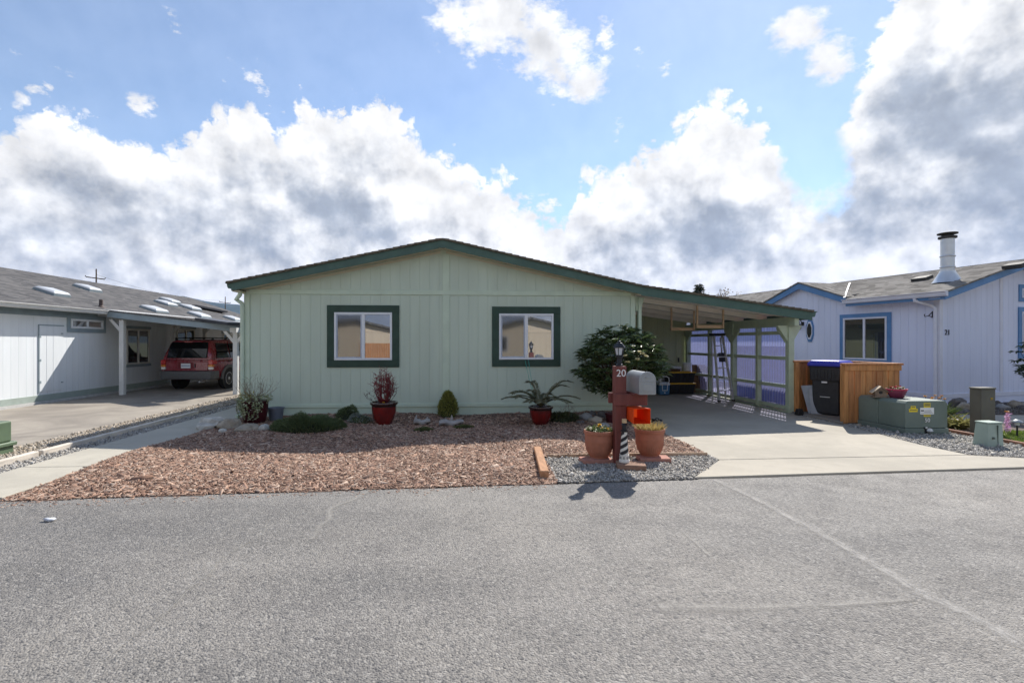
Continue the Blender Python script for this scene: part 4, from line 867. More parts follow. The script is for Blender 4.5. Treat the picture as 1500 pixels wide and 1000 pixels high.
# valley flashing
x_v = (zp-ze)/SLP-.36; rbld(MB().bar((-.36, gy0+.02, rrf(-.36)+.07), (x_v, gyp, zp+.075), .05, .008), 'valley_flashing', M('flashing_grey', (.36, .36, .37), .6), RR)
m_galv = M('galvanised', (.62, .64, .66), .42, .05, 8, metal=.8)
# downspout
rbld(MB().tube([(-.40, .30, ze-.12), (-.40, .30, ze-.18), (-.10, .14, ze-.30), (-.055, .06, ze-.38), (-.055, .06, ze-.5), (-.055, .06, .15), (-.16, .0, .06)], .04, 10), 'downspout', m_rwt, smooth=40)
# chimney on the slope
def roof_hit(px, py):
    o_ = RMI @ Vector((0, 0, CAM_H)); d = RMI.to_3x3() @ ray(px, py); t = (ze+SLP*(o_.x+.36)-o_.z)/(d.z-SLP*d.x); return o_+d*t
c = roof_hit(1388, 411); dist = (RM @ c).length; zt = CAM_H+(PY0-341)/FPX*ray(1388, 411).normalized().to_2d().length*dist*.97
zt = c.z+(411-341)/FPX*(RM @ c).y/ray(1388, 411).y
r_ = .145; CH = rbld(MB().lathe([(r_, c.z-.1), (r_, zt-.10)], (c.x, c.y, 0), 20), 'chimney', m_galv, smooth=40)
rbld(MB().lathe([(.33, c.z-.06), (.29, c.z+.0), (r_+.02, c.z+.24), (r_+.02, c.z+.26)], (c.x, c.y, 0), 20), 'flashing_cone', m_galv, CH, smooth=40)
for z in (c.z+.33, c.z+.62): rbld(MB().lathe([(r_+.012, z), (r_+.02, z+.02), (r_+.012, z+.04)], (c.x, c.y, 0), 20), 'collar', m_galv, CH, smooth=40)
m_cap = M('chimney_cap', (.05, .048, .045), .7, .2, 10)
rbld(MB().lathe([(r_+.015, zt-.16), (r_+.05, zt-.15), (r_+.05, zt-.10), (r_-.02, zt-.09), (r_-.02, zt-.045), (r_+.07, zt-.04), (r_+.07, zt-.01), (.05, zt+.02)], (c.x, c.y, 0), 20), 'cap', m_cap, CH, smooth=40)
for px, py in ((1351, 410), (1488, 391)):
    c = roof_hit(px, py); Mx = Matrix.Translation(c) @ Matrix.Rotation(-math.atan(SLP), 4, 'Y'); k = MB().box(-.16, .16, -.2, .2, -.02, .09); k.v = [Mx @ Vector(v) for v in k.v]; rbld(k, 'roof_vent', m_cap, bevel=.015)
# windows
def xwin(y0, y1, z0, z1, tr, nm='window'):
    w = MB()
    for a in [(y0-tr, y1+tr, z1, z1+tr), (y0-tr, y1+tr, z0-tr, z0)]: w.box(-.03, .005, a[0], a[1], a[2], a[3])
    for a in [(y0-tr, y0), (y1, y1+tr)]: w.box(-.029, .005, a[0], a[1], z0, z1)
    W = rbld(w, nm, m_bl); f = .05; ym = (y0+y1)/2; fr = MB()
    for a in [(y0, y1, z1-f, z1), (y0, y1, z0, z0+f)]: fr.box(-.04, .005, a[0], a[1], a[2], a[3])
    for a in [(y0, y0+f), (y1-f, y1), (ym-.03, ym+.03)]: fr.box(-.039, .005, a[0], a[1], z0+f, z1-f)
    rbld(fr, 'frame', m_rwt, W, bevel=.004)
    for a in ((y0+f, ym-.03), (ym+.03, y1-f)): rbld(MB().box(-.012, -.004, a[0], a[1], z0+f, z1-f), 'pane', m_glassd, W)
ya, yb = LP(1300, 500, 0, 0).y, LP(1236, 500, 0, 0).y; zt = LP(1300, 463, 0, 0).z
xwin(ya, yb, zt-1.22, zt, .11)
xa = LP(1491, 470, 1, 0).x; z1 = LP(1491, 455, 1, 0).z; W = window(RH, lambda mb, n_, m_, p_=RH, **k: mb.build(n_, m_, p_, **k), xa+.12, xa+1.4, z1-1.15, z1-.02, 0., .12, m_bl, m_rwt)
z2 = LP(1491, 437, 1, 0).z; z3 = LP(1491, 422, 1, 0).z; window(RH, lambda mb, n_, m_, p_=RH, **k: mb.build(n_, m_, p_, **k), xa+.12, xa+1.4, z2+.02, z3, 0., .10, m_bl, m_rwt)
# octagonal window
oc = LP(1187, 484, 0, 0); r_ = .40
def octo(r, x): return [(x, oc.y+r*.36*math.cos(R(22.5+45*i)), oc.z+r*math.sin(R(22.5+45*i))) for i in range(8)]
OW = rbld(MB().prism(octo(r_, -.03), (.035, 0, 0)), 'octagon_window', m_bl); rbld(MB().prism(octo(r_*.76, -.045), (.03, 0, 0)), 'frame', m_rwt, OW); rbld(MB().prism(octo(r_*.60, -.05), (.02, 0, 0)), 'pane', m_glassd, OW)
lc = LP(1176, 474, 0, 0); m_iron = MATS['black_iron']
LMP = rbld(MB().lathe([(.03, -.17), (.07, -.10), (.075, .02), (.03, .06), (.015, .10)], (-.16, lc.y, lc.z-.05), 10), 'wall_lamp', M('lamp_grey', (.2, .2, .22), .4), smooth=40)
rbld(MB().tube([(0, lc.y, lc.z), (-.08, lc.y, lc.z+.09), (-.16, lc.y, lc.z+.05)], .014, 6).box(-.02, 0, lc.y-.05, lc.y+.05, lc.z-.06, lc.z+.06), 'lamp_arm', m_iron, LMP)
hk = LP(1366, 461, 0, 0); rbld(MB().tube([(0, hk.y, hk.z+.09), (-.01, hk.y, hk.z-.06), (-.02, hk.y, hk.z-.07)], .012, 6).tube([(-.01, hk.y, hk.z-.05), (-.15, hk.y, hk.z-.03), (-.26, hk.y, hk.z-.05), (-.29, hk.y, hk.z-.01), (-.26, hk.y, hk.z+.01)], .010, 6).tube([(0, hk.y, hk.z+.08), (-.14, hk.y, hk.z-.03)], .010, 6), 'plant_hook', m_iron)
nb = LP(1388.5, 487, 1, -.02)
text_mesh('house_number', '21', .19, m_iron, RH, (nb.x, -.012, nb.z), depth=.006)

# ================================================================== across the street (mirrored in our windows)
m_bw = M('siding_beige', (.60, .50, .38), .6, .05, 2.2, .3, 45, stretch=(1, 1, .12)); m_bt = M('trim_tan', (.40, .32, .24), .6, .08)
def across(loc, rz, w, dp, ze_, sl, label):
    t = thing('manufactured_house', label, 'house', loc, rz)
    MB().prism([(-w/2, 0, -.05), (w/2, 0, -.05), (w/2, 0, ze_), (0, 0, ze_+sl*w/2), (-w/2, 0, ze_)], (0, -dp, 0)).build('wall', m_bw, t)
    for i in range(int(w/.4)): x = -w/2+i*.4; MB().box(x+.005, x+.395, 0, .012, .3, ze_-.12).build('siding_board', m_bw, t)
    MB().box(-w/2, w/2, 0, .025, ze_-.12, ze_).build('band_board', m_bw, t)
    for s in (-1, 1): MB().prism([(0, .35, ze_+sl*w/2+.06), (s*(w/2+.35), .35, ze_-sl*.35+.06), (s*(w/2+.35), .35, ze_-sl*.35-.08), (0, .35, ze_+sl*w/2-.08)], (0, -dp-.7, 0)).build('roof', m_lroof, t)
    W = MB().box(-2.6, -1.6, 0, .03, .9, 2.0).build('window', m_rwt, t); MB().box(-2.54, -1.66, .02, .034, .95, 1.95).build('pane', m_glassd, W)
    return t
across((4.6, -14, 0), R(2), 8.2, 14, 2.35, .23, 'sunlit beige gabled house across the street, mirrored in the right front window')
across((-8.5, -17, 0), R(-62), 13, 8, 2.5, .12, 'low beige house behind a timber fence across the street, mirrored in the left front window')
FN = thing('timber_fence', 'orange brown board fence across the street, mirrored in the left front window', 'fence', (-7, -12.5, 0), R(-4))
m_ced = M('cedar', (.42, .185, .07), .7, .22, 5, .5, 50, stretch=(4, 4, .5))
fb = MB().box(0, .14, -.012, .012, .03, 1.5).build('board', m_ced, FN)
for i in range(1, 44): share(fb, (i*.15, 0, 0))
for i in range(4): MB().box(i*2.1, i*2.1+.1, -.11, -.013, 0, 1.55).build('post', m_ced, FN)

# blue boards added close behind the carport sheets, guessing at the blue showing through
DK = thing('added_board_screen', 'blue board screen added as a guess at the blue showing through the corrugated carport sheets', 'screen', (7.74, 11.35, 0), 0)
m_dk = M('screen_blue', (.30, .35, .60), .6, .15, 5)
db = MB().box(-.02, .02, 0, .17, .05, 1.42).build('board', m_dk, DK)
for i in range(1, 12): share(db, (0, i*.19, 0))
for y in (0, 1.05, 2.1): MB().box(.022, .12, y, y+.1, 0, 1.40).build('post', m_dk, DK)
MB().box(-.05, .05, -.01, 2.3, 1.422, 1.46).build('cap_rail', m_dk, DK)

# ================================================================== at the mailbox
m_red = M('post_red_brown', (.185, .058, .048), .6, .15, 6, .4, 50, stretch=(3, 3, .4)); m_num = M('number_white', (.82, .82, .80), .4, .03); m_lamp = M('lamp_black', (.018, .019, .024), .4, .1)
m_mbx = M('mailbox_silver', (.34, .355, .365), .4, .06, 6, metal=.45); m_lglass = M('lamp_glass', (.55, .58, .62), .12, .05, 8, coat=.6); m_orng = M('orange_plastic', (.85, .10, .015), .45, .06, 6, transl=.25)
MX = thing('mailbox_post', 'red brown mailbox post numbered 20 with grey mailbox, lantern and orange newspaper tube', 'mailbox', (1.955, 6.15, .006))
MB().box(-.07, .07, -.07, .07, -.02, 1.245).build('post', m_red, MX, bevel=.006)
MB().box(-.10, .325, -.112, -.073, .755, .90).build('arm', m_red, MX, bevel=.005); MB().box(-.115, .30, .073, .112, .765, .90).build('arm', m_red, MX, bevel=.005)
MB().box(.12, .32, -.19, .20, .898, .915).build('shelf', m_red, MX)
text_mesh('number', '20', .125, m_num, MX, (.0, -.073, 1.155), depth=.003)
L = MB().lathe([(.045, 1.245), (.045, 1.265), (.032, 1.275), (.030, 1.345), (.048, 1.355), (.05, 1.372), (.03, 1.38)], n=12).build('lantern', m_lamp, MX, smooth=40)
MB().lathe([(.040, 1.381), (.060, 1.475)], n=6).build('glass', m_lglass, L)
cg = MB()
for i in range(6): a = 2*math.pi*i/6; cg.bar((.043*math.cos(a), .043*math.sin(a), 1.378), (.064*math.cos(a), .064*math.sin(a), 1.482), .008, .008)
cg.lathe([(.046, 1.374), (.046, 1.386)], n=6).build('cage', m_lamp, L)
MB().lathe([(.082, 1.478), (.080, 1.488), (.040, 1.535), (.026, 1.540), (.022, 1.560), (.008, 1.568), (.006, 1.59), (.002, 1.605)], n=6).build('lantern_cap', m_lamp, L)
def arch_ring(w, h0, h1, y, n=12):
    return [(-w, y, h0)]+[(-w*math.cos(math.pi*i/n), y, h1+w*math.sin(math.pi*i/n)) for i in range(n+1)]+[(w, y, h0)]
def shift(mb, d): mb.v = [tuple(Vector(v)+Vector(d)) for v in mb.v]; return mb
o_ = (.245, 0, .916)
BX = shift(MB().loft([arch_ring(.098, 0, .17, -.30), arch_ring(.098, 0, .17, .19)]), o_).build('mailbox', m_mbx, MX, smooth=30)
shift(MB().loft([arch_ring(.104, -.004, .17, -.325), arch_ring(.104, -.004, .17, -.298)]), o_).build('door', m_mbx, BX, smooth=30, bevel=.004)
shift(MB().loft([arch_ring(.080, .025, .165, -.332), arch_ring(.084, .02, .165, -.324)]), o_).build('door_panel', m_mbx, BX, smooth=30)
shift(MB().box(-.078, .078, -.336, -.328, .150, .162).box(-.06, .06, -.338, -.33, .04, .13), o_).build('door_emboss', m_mbx, BX, bevel=.003)
shift(MB().box(-.025, .025, -.345, -.332, .20, .215), o_).build('door_pull', m_mbx, BX)
rr_ = lambda w, h, y: [(-w, y, -h), (w, y, -h), (w, y, h), (-w, y, h)]
nb = MB().loft([rr_(.105, .092, -.36), rr_(.085, .075, .05)], cap=False); nb.loft([rr_(.083, .073, .05), rr_(.101, .088, -.36)], cap=False); nb.add([(-.085, .05, -.075), (.085, .05, -.075), (.085, .05, .075), (-.085, .05, .075)], [(0, 1, 2, 3)])
nb.add([(-.105, -.36, -.092), (.105, -.36, -.092), (.105, -.36, .092), (-.105, -.36, .092), (-.101, -.36, -.088), (.101, -.36, -.088), (.101, -.36, .088), (-.101, -.36, .088)], [(0, 1, 5, 4), (1, 2, 6, 5), (2, 3, 7, 6), (3, 0, 4, 7)])
shift(nb, (.17, .02, .655)).build('newspaper_tube', m_orng, MX)
MB().box(.17, .21, -.03, .0, .745, .76).build('tube_bracket', m_rwt, MX)
# lighthouse ornament
m_lhw = M('lighthouse_white', (.72, .70, .64), .55, .08, 9); m_lhb = M('lighthouse_black', (.02, .02, .025), .4, .1)
p = PY(914.5, 677, 5.97); LT = thing('lighthouse_ornament', 'small black and white striped lighthouse ornament at the foot of the mailbox post', 'ornament', (p.x, 5.97, .07))
MB().lathe([(.068, 0), (.068, .03), (.058, .04), (.056, .09), (.062, .10)], n=8).build('base', m_lhw, LT)
for i in range(8): a = R(45*i+22.5); MB().obox((.0545*math.cos(a), .0545*math.sin(a), .065), (.012, .02, .03), (0, 0, a)).build('arch_window', M('stone_grey', (.3, .3, .29), .7), LT)
MB().lathe([(.052, .10), (.034, .38)], n=20).build('tower', m_lhw, LT, smooth=40)
st = MB(); n = 60
for ph in (0, math.pi):
    vs = []
    for i in range(n+1):
        for e in (-.5, .5):
            f = min(1, max(0, i/n+e*.16)); a = ph+2*math.pi*1.7*i/n; r_ = .0535+(.0355-.0535)*f; vs.append((r_*math.cos(a), r_*math.sin(a), .10+.28*f))
    st.add(vs, [(2*i, 2*i+1, 2*i+3, 2*i+2) for i in range(n)])
st.build('spiral_stripe', m_lhb, LT, smooth=60)
MB().lathe([(.05, .38), (.05, .395), (.03, .40), (.028, .46), (.042, .465), (.012, .50)], n=10).build('gallery', m_lhb, LT)
MB().obox((0, 0, .512), (.045, .045, .05)).build('top_block', M('sandstone', (.6, .47, .28), .7), LT)
# pavers and block
m_pav = M('pink_paver', (.40, .20, .155), .85, .15, 12, .6, 80); m_blk2 = M('weathered_block', (.25, .15, .105), .85, .3, 8, .6, 60)
def paver(px, py, w, d, h, rz, mat, label, cat='paver'):
    p = G(px, py); t = MB().obox((0, 0, h/2), (w, d, h)).build('paver', mat, bevel=.008, seg=2); t.location = (p.x, p.y, .012); t.rotation_euler.z = rz; return tag(t, label, cat)
m_terra = M('terracotta', (.37, .145, .088), .75, .12, 7, .3, 80); m_pot = M('potting_soil', (.05, .035, .025), .95, .3, 30, 1, 80)
PL = (877.5, 676); PR = (951.5, 673)
paver(873, 677.5, .40, .22, .05, R(4), m_pav, 'pink concrete paver under the terracotta planter with yellow pansies'); paver(957, 675.5, .40, .22, .05, R(-6), m_pav, 'pink concrete paver under the terracotta planter with dry grass')
paver(924, 687, .34, .24, .065, R(-12), m_blk2, 'weathered brown block lying in front of the mailbox post', 'block')
def planter(px, py, z, label, r=.195, h=.355):
    p = G(px, py); t = thing('terracotta_planter', label, 'planter', (p.x, p.y, z), 0, 'terracotta planters by the mailbox post'); n = 72
    prof_ = [(.56, 0), (.61, .01), (.60, .04), (.64, .07), (.80, .25), (.89, .45), (.925, .60), (.945, .64), (.93, .66), (.95, .86), (1.0, .875), (1.02, .93), (1.0, .985), (.96, 1.0), (.90, .985), (.88, .90), (.85, .88)]
    rings = []
    for a_, z_ in prof_:
        rg = []
        for k in range(n):
            th = 2*math.pi*k/n; rib = 1+(.04*abs(math.cos(th*18)) if .06 < z_ < .5 else 0); rg.append((a_*r*rib*math.cos(th), a_*r*rib*math.sin(th), z_*h))
        rings.append(rg)
    MB().loft(rings).build('pot', m_terra, t, smooth=40)
    MB().lathe([(.001, h*.895), (.86*r, h*.89)], n=24, cap=False).build('soil', m_pot, t); return t
P1 = planter(*PL, .062, 'terracotta planter with yellow pansies on the house side of the mailbox post'); P2 = planter(*PR, .062, 'terracotta planter with dry yellow grass on the driveway side of the mailbox post')
def green(name, cols, tr=.25, rough=.5): return M(name, cols[0], rough, .25, 12, island=cols, transl=tr)
m_leafmix = green('pansy_leaves', [(.06, .10, .03), (.10, .15, .05), (.16, .19, .08), (.22, .24, .14)]); m_yel = green('yellow_petals', [(.80, .50, .02), (.85, .60, .05), (.7, .38, .02)], .3); m_whp = green('pale_petals', [(.75, .72, .6), (.6, .52, .35), (.7, .66, .55)], .3)
def disc_pts(n, r, z, zr): a = rng.uniform(0, 2*np.pi, n); q = r*np.sqrt(rng.uniform(0, 1, n)); return np.stack([q*np.cos(a), q*np.sin(a), z+rng.uniform(0, zr, n)], 1)
def outward(p, up=.6): d = p.copy(); d[:, 2] = 0; d += rng.normal(0, .08, d.shape); d /= np.linalg.norm(d, axis=1)[:, None]+1e-6; d[:, 2] += up+rng.normal(0, .3, len(p)); return d
q = disc_pts(330, .155, .32, .05); leaf_mesh('foliage', q, outward(q), .05, .028, m_leafmix, P1)
def flower(parent, pos, r, mat, n=10, name='flower'):
    a = np.linspace(0, 2*np.pi, n, endpoint=False)+rng.uniform(0, 1); k = 2; P = np.repeat(np.array([pos]), n*k, 0); D_ = np.concatenate([np.stack([np.cos(a), np.sin(a), np.full(n, .2+.7*i)], 1) for i in range(k)]); return leaf_mesh(name, P, D_, r, r*.8, mat, parent, fold=.1)
flower(P1, (.02, .05, .405), .032, m_yel, 12); MB().tube([(.02, .05, .30), (.02, .05, .405)], .004, 5).build('stem', m_leafmix, P1)
for i in range(9): a = random.uniform(0, 6.3); r_ = random.uniform(.02, .14); flower(P1, (r_*math.cos(a), r_*math.sin(a), .36+random.uniform(0, .02)), .024, m_yel if i < 5 else m_whp, 7)
m_dry = green('dry_grass', [(.48, .36, .13), (.60, .46, .18), (.36, .30, .11), (.5, .42, .25)], .3)
q = disc_pts(420, .15, .30, .03); dd = outward(q, 1.6); leaf_mesh('dry_blades', q, dd, .125, .009, m_dry, P2, droop=.15)
# timber pieces at the gravel edge
m_tim = M('cedar_timber', (.42, .22, .115), .75, .2, 7, .5, 50, stretch=(3, .6, 3)); m_end = M('weathered_timber', (.62, .56, .48), .85, .18, 6, .5, 50, stretch=(3, .5, 3))
a, b = G(787, 664), G(797.5, 702)
t = MB().bar((a.x, a.y, .055), (b.x, b.y, .05), .10, .095).build('landscape_timber', m_tim, bevel=.008); tag(t, 'short orange brown landscape timber at the corner of the mulch bed', 'timber')
t = MB().bar((1.08, 6.53, .03), (3.28, 6.50, .03), .022, .055).build('edging_board', M('edging_wood', (.50, .36, .25), .8, .2, 6), bevel=.003); tag(t, 'thin wooden edging board between bark mulch and mailbox gravel', 'edging')
for (ya, yb, lab) in ((5.15, 7.02, 'short bleached landscape timber beside the walkway, nearer the street'), (7.06, 10.95, 'long bleached landscape timber beside the walkway, nearer the carport post')):
    t = MB().bar((-5.795, ya, .04), (-5.79+(.02 if ya > 6 else -.02), yb, .04), .085, .085).build('landscape_timber', m_end, bevel=.012, seg=2); tag(t, lab, 'timber')

# ================================================================== plants and ornaments along the front wall
m_glz = M('glazed_red_pot', (.20, .012, .010), .22, .25, 5, coat=.7, col2=(.10, .012, .012)); m_glr = M('glazed_rim', (.035, .012, .012), .25, .2, 9, coat=.7); m_maroon = M('maroon_pot', (.055, .010, .014), .35, .2, 7)
def zat(p): return float(mul_z(np.array([p.x]), np.array([p.y]))[0])
def red_pot(px, py, r, h, label, name, cat='potted plant'):
    p = G(px, py, .05); t = thing(name, label, cat, (p.x, p.y, zat(p)-.01))
    MB().lathe([(r*.55, 0), (r*.60, .01), (r*.82, h*.30), (r*.95, h*.62), (r*.96, h*.80)], n=32).build('pot', m_glz, t, smooth=50)
    MB().lathe([(r*.955, h*.78), (r*.97, h*.86), (r*1.08, h*.90), (r*1.10, h*.95), (r*1.07, h), (r*.93, h), (r*.90, h*.88)], n=32, cap=False).build('rim', m_glr, t, smooth=50)
    MB().lathe([(.001, h*.90), (r*.92, h*.89)], n=20, cap=False).build('soil', m_pot, t); return t
T1 = red_pot(562.6, 619.8, .235, .42, 'red glazed pot holding a bare red twig shrub under the left window', 'potted_twig_shrub')
m_twig = M('red_twigs', (.22, .025, .03), .6, .3, 15, island=[(.15, .015, .022), (.23, .03, .032), (.09, .014, .018), (.26, .06, .05)])
def twigs(name, parent, z0, n, h, spread, mat, r=.006, kinks=4, sub=3):
    k = MB()
    for i in range(n):
        a = random.uniform(0, 6.28); s = random.uniform(.1, 1)*spread; hh = h*random.uniform(.6, 1.0)*(1-.25*s/spread); p = Vector((random.uniform(-.05, .05), random.uniform(-.05, .05), z0)); pts = [p]
        e = Vector((s*math.cos(a), s*math.sin(a), z0+hh))
        for j in range(1, kinks+1):
            f = j/kinks; q = p.lerp(e, f)+Vector((random.gauss(0, .018), random.gauss(0, .018), 0))+Vector((math.cos(a), math.sin(a), 0))*.07*math.sin(f*3.1); pts.append(q)
            if j > 1:
                for _ in range(sub):
                    d = Vector((random.gauss(0, .8), random.gauss(0, .8), random.uniform(.3, 1.2))).normalized()*random.uniform(.05, .14); k.tube([q, q+d*.6+Vector((0, 0, .01)), q+d], [r*.5, r*.4, r*.25], 3, False)
        k.tube(pts, [r*(1-.7*j/kinks) for j in range(kinks+1)], 4, False)
    return k.build(name, mat, parent)
twigs('twigs', T1, .36, 54, .68, .23, m_twig, .0075); twigs('side_twigs', T1, .36, 6, .38, .34, M('brown_twigs', (.09, .05, .04), .7, .3, 15), .006)
flower(T1, (.02, -.16, .42), .028, m_yel, 8)
T2 = red_pot(792, 619.5, .215, .34, 'red glazed pot holding a feathery sago palm under the right window', 'potted_sago_palm')
m_sago = green('sago_leaflets', [(.15, .165, .085), (.21, .21, .13), (.27, .245, .165), (.12, .14, .075)], .15)
P_, D_, S_ = [], [], MB()
for i in range(15):
    a = 2*math.pi*i/15+random.uniform(-.2, .2); Lf = random.uniform(.58, .82); rise = random.uniform(.40, 1.15); pts = []
    for j in range(9): f = j/8; pts.append(Vector((math.cos(a)*Lf*f*(1.1-.35*rise), math.sin(a)*Lf*f*.8*(1.1-.35*rise), .33+Lf*(rise*1.35*f-(.20+.72*rise)*f*f*.9))))
    S_.tube(pts, [.006*(1-.8*j/8) for j in range(9)], 4, False)
    for j in range(1, 9):
        for m_ in range(6):
            f = (j-1+m_/6)/8; q = pts[j-1].lerp(pts[j], m_/6); tg = (pts[j]-pts[j-1]).normalized(); sd_ = tg.cross(Vector((0, 0, 1))).normalized()
            for s in (-1, 1): P_.append(q); D_.append(sd_*s*.8+tg*.65+Vector((0, 0, .15)))
S_.build('frond_stem', m_sago, T2); leaf_mesh('leaflets', np.array(P_), np.array([tuple(d) for d in D_]), .125, .024, m_sago, T2, droop=.1)
# green cords from the window to the sago palm pot
m_cord = M('green_cord', (.06, .38, .30), .5, .05)
a = PY(769, 527, D-.04); b = T2.location+Vector((-.10, -.0, .36)); c_ = PY(774, 527, D-.04)
t = thing('garden_string', 'pair of thin green cords running from the right window to the sago palm', 'string', (b.x, b.y, b.z))
for p in (a, c_): MB().tube([p-b, (p-b)*.5+Vector((0, -.02, -.03)), (0, 0, 0)], .0045, 6).build('strand', m_cord, t)
# dwarf conifer
p = G(655, 615, .06); CN = thing('dwarf_conifer', 'small cone shaped yellow green conifer below the gable seam', 'shrub', (p.x, 9.95, zat(Vector((p.x, 9.95, 0)))))
m_con = green('conifer_needles', [(.22, .25, .06), (.33, .33, .09), (.14, .17, .04), (.42, .38, .12)], .25)
n = 1900; f = rng.uniform(0, 1, n)**.8; rad = .225*(1-f)**.6*np.clip(.80+.5*(f+.15), .8, 1.1); a = rng.uniform(0, 6.28, n); rr2 = rad*np.sqrt(rng.uniform(.35, 1.1, n)); q = np.stack([rr2*np.cos(a), rr2*np.sin(a), .02+f*.47], 1); leaf_mesh('crown', q, outward(q, 1.5), .065, .022, m_con, CN)
MB().lathe([(.14, .0), (.15, .12), (.10, .3), (.03, .43)], n=12).build('inner_crown', M('conifer_core', (.05, .065, .02), .9, .3, 20), CN, smooth=60)
MB().tube([(0, 0, -.02), (0, 0, .3)], .015, 6).build('trunk', M('bark', (.09, .06, .04), .9, .3, 20, .6, 60), CN)
# ivy pot with bare grasses at the left corner, bucket, stones
p = G(363, 621.5, .04); IV = thing('potted_ivy', 'dark maroon pot draped with variegated ivy and bare stems at house corner', 'potted plant', (p.x, 9.62, .03)); r_ = .24; h_ = .42
MB().lathe([(r_*.72, 0), (r_*.8, .02), (r_*.95, h_*.5), (r_, h_*.9), (r_*1.06, h_*.93), (r_*1.06, h_), (r_*.9, h_)], n=28).build('pot', m_maroon, IV, smooth=50)
m_ivy = green('variegated_ivy', [(.26, .32, .15), (.50, .52, .33), (.16, .21, .09), (.66, .64, .45), (.32, .36, .18)], .2)
q = disc_pts(260, .30, h_-.03, .13); L1 = [q]
for i in range(14):
    a = random.uniform(math.pi*.9, math.pi*2.1); ln = random.uniform(.08, .36); m_ = int(ln*80); z = h_-np.linspace(0, ln, m_); rr3 = r_*1.12+.02*np.sin(np.linspace(0, 5, m_)); aa = a+rng.normal(0, .06, m_); L1.append(np.stack([rr3*np.cos(aa), rr3*np.sin(aa), z], 1))
q = np.vstack(L1); leaf_mesh('ivy', q, outward(q, -.2), .045, .04, m_ivy, IV)
m_stem = M('dry_stems', (.20, .15, .11), .8, .3, 15, island=[(.24, .17, .13), (.16, .13, .10), (.30, .24, .16)])
twigs('bare_stems', IV, h_-.03, 46, .50, .42, m_stem, .0035, 4, 1); q = disc_pts(60, .12, h_, .12); q[:, 0] -= .14; leaf_mesh('yellow_shoots', q, outward(q, 1.2), .07, .022, green('yellow_shoots', [(.5, .45, .08), (.4, .36, .08), (.3, .28, .08)]), IV)
p = G(393, 619, .03); BK = thing('bucket', 'blue grey metal bucket behind the ivy pot', 'bucket', (p.x, 9.93, .03)); m_bk = M('bucket_blue_grey', (.17, .20, .25), .45, .1, 8, metal=.4)
MB().lathe([(.12, 0), (.15, .22), (.165, .225), (.165, .24), (.145, .235), (.115, .03)], n=24).build('body', m_bk, BK, smooth=50); MB().lathe([(.001, .2), (.143, .2)], n=20, cap=False).build('soil', m_pot, BK)
stones = [M('stone_pale', (.46, .45, .41), .85, .25, 9, .8, 40), M('stone_tan', (.32, .28, .22), .85, .25, 9, .8, 40), M('stone_grey', (.3, .3, .29), .7), M('stone_dark', (.13, .12, .115), .85, .3, 9, .8, 40)]
RK = [(309, 628, .40, .24, .20, 0, 'angular pale rock at the end of the walkway border'), (336, 629, .30, .24, .19, 1, 'rounded tan boulder beside the angular pale rock'), (362, 632.5, .36, .20, .13, 1, 'long flat tan stone in front of the ivy pot'), (387.5, 631, .15, .13, .12, 0, 'small rounded pale stone in front of the bucket'), (326, 634.5, .12, .10, .08, 0, 'small pale cobble in front of the rounded tan boulder'), (347, 635, .10, .09, .06, 1, 'tiny tan cobble between boulder and flat stone'),
      (872, 621.5, .22, .18, .15, 1, 'tan rounded stone right of the weedy clump'), (858, 617, .24, .2, .16, 2, 'grey stone against the wall behind the tan one'), (886, 614, .26, .2, .16, 3, 'dark flat stone under the rhododendron, nearer the wall'), (885, 627, .18, .15, .09, 2, 'small flat grey stone under the rhododendron, nearer the gravel'), (850, 623, .13, .12, .09, 3, 'small dark stone beside the weedy clump'), (868, 611.5, .18, .14, .13, 3, 'dark lump stone tight against the skirting')]
for i, (px, py, a, b, c_, m_, lab) in enumerate(RK):
    p = G(px, py-2, .04); o = rock('rock', (p.x, min(p.y, D-.12), .02), (a*1.2, b*1.2, c_*1.25), stones[m_], seed=i+1, rough=.75 if i == 0 else .4, rz=i*.4, sub=2 if i == 0 else 3); tag(o, lab, 'rock', 'garden stones along the front wall')
    if i == 0: o.data.polygons.foreach_set('use_smooth', [False]*len(o.data.polygons))
# ground cover mounds
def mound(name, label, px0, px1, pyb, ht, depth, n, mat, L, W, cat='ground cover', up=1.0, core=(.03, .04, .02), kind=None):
    a, b = G(px0, pyb-3, .05), G(px1, pyb-3, .05); c = (a+b)/2; rx = (b-a).x/2; t = thing(name, label, cat, (c.x, c.y+depth*.7, zat(c)))
    u = rng.uniform(0, 6.28, n); r0 = np.sqrt(rng.uniform(0, 1, n)); x = rx*r0*np.cos(u); y = depth*r0*np.sin(u); lump = .75+.5*np.array([mnoise.noise(Vector((q*5, w*5, px0))) for q, w in zip(x, y)])
    z = ht*np.sqrt(np.clip(1-r0**2.4, 0, 1))*lump*rng.uniform(.75, 1.05, n); q = np.stack([x, y, z], 1); leaf_mesh('foliage', q, outward(q, up), L, W, mat, t)
    MB().lathe([(1, -.02), (.93, .35), (.72, .62), (.4, .78), (.05, .84)], n=20).v
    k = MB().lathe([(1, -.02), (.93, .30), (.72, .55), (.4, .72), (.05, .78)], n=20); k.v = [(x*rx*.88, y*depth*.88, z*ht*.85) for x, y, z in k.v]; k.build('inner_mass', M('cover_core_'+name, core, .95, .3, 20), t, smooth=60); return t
m_hea = green('heather', [(.10, .15, .06), (.14, .19, .08), (.18, .225, .10), (.12, .16, .09), (.23, .24, .12)], .25)
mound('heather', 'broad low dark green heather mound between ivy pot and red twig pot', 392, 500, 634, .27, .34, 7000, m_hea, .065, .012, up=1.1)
mound('heather', 'smaller heather clump against the wall beside the broad mound', 490, 522, 620, .27, .22, 1300, m_hea, .045, .012, up=1.3)
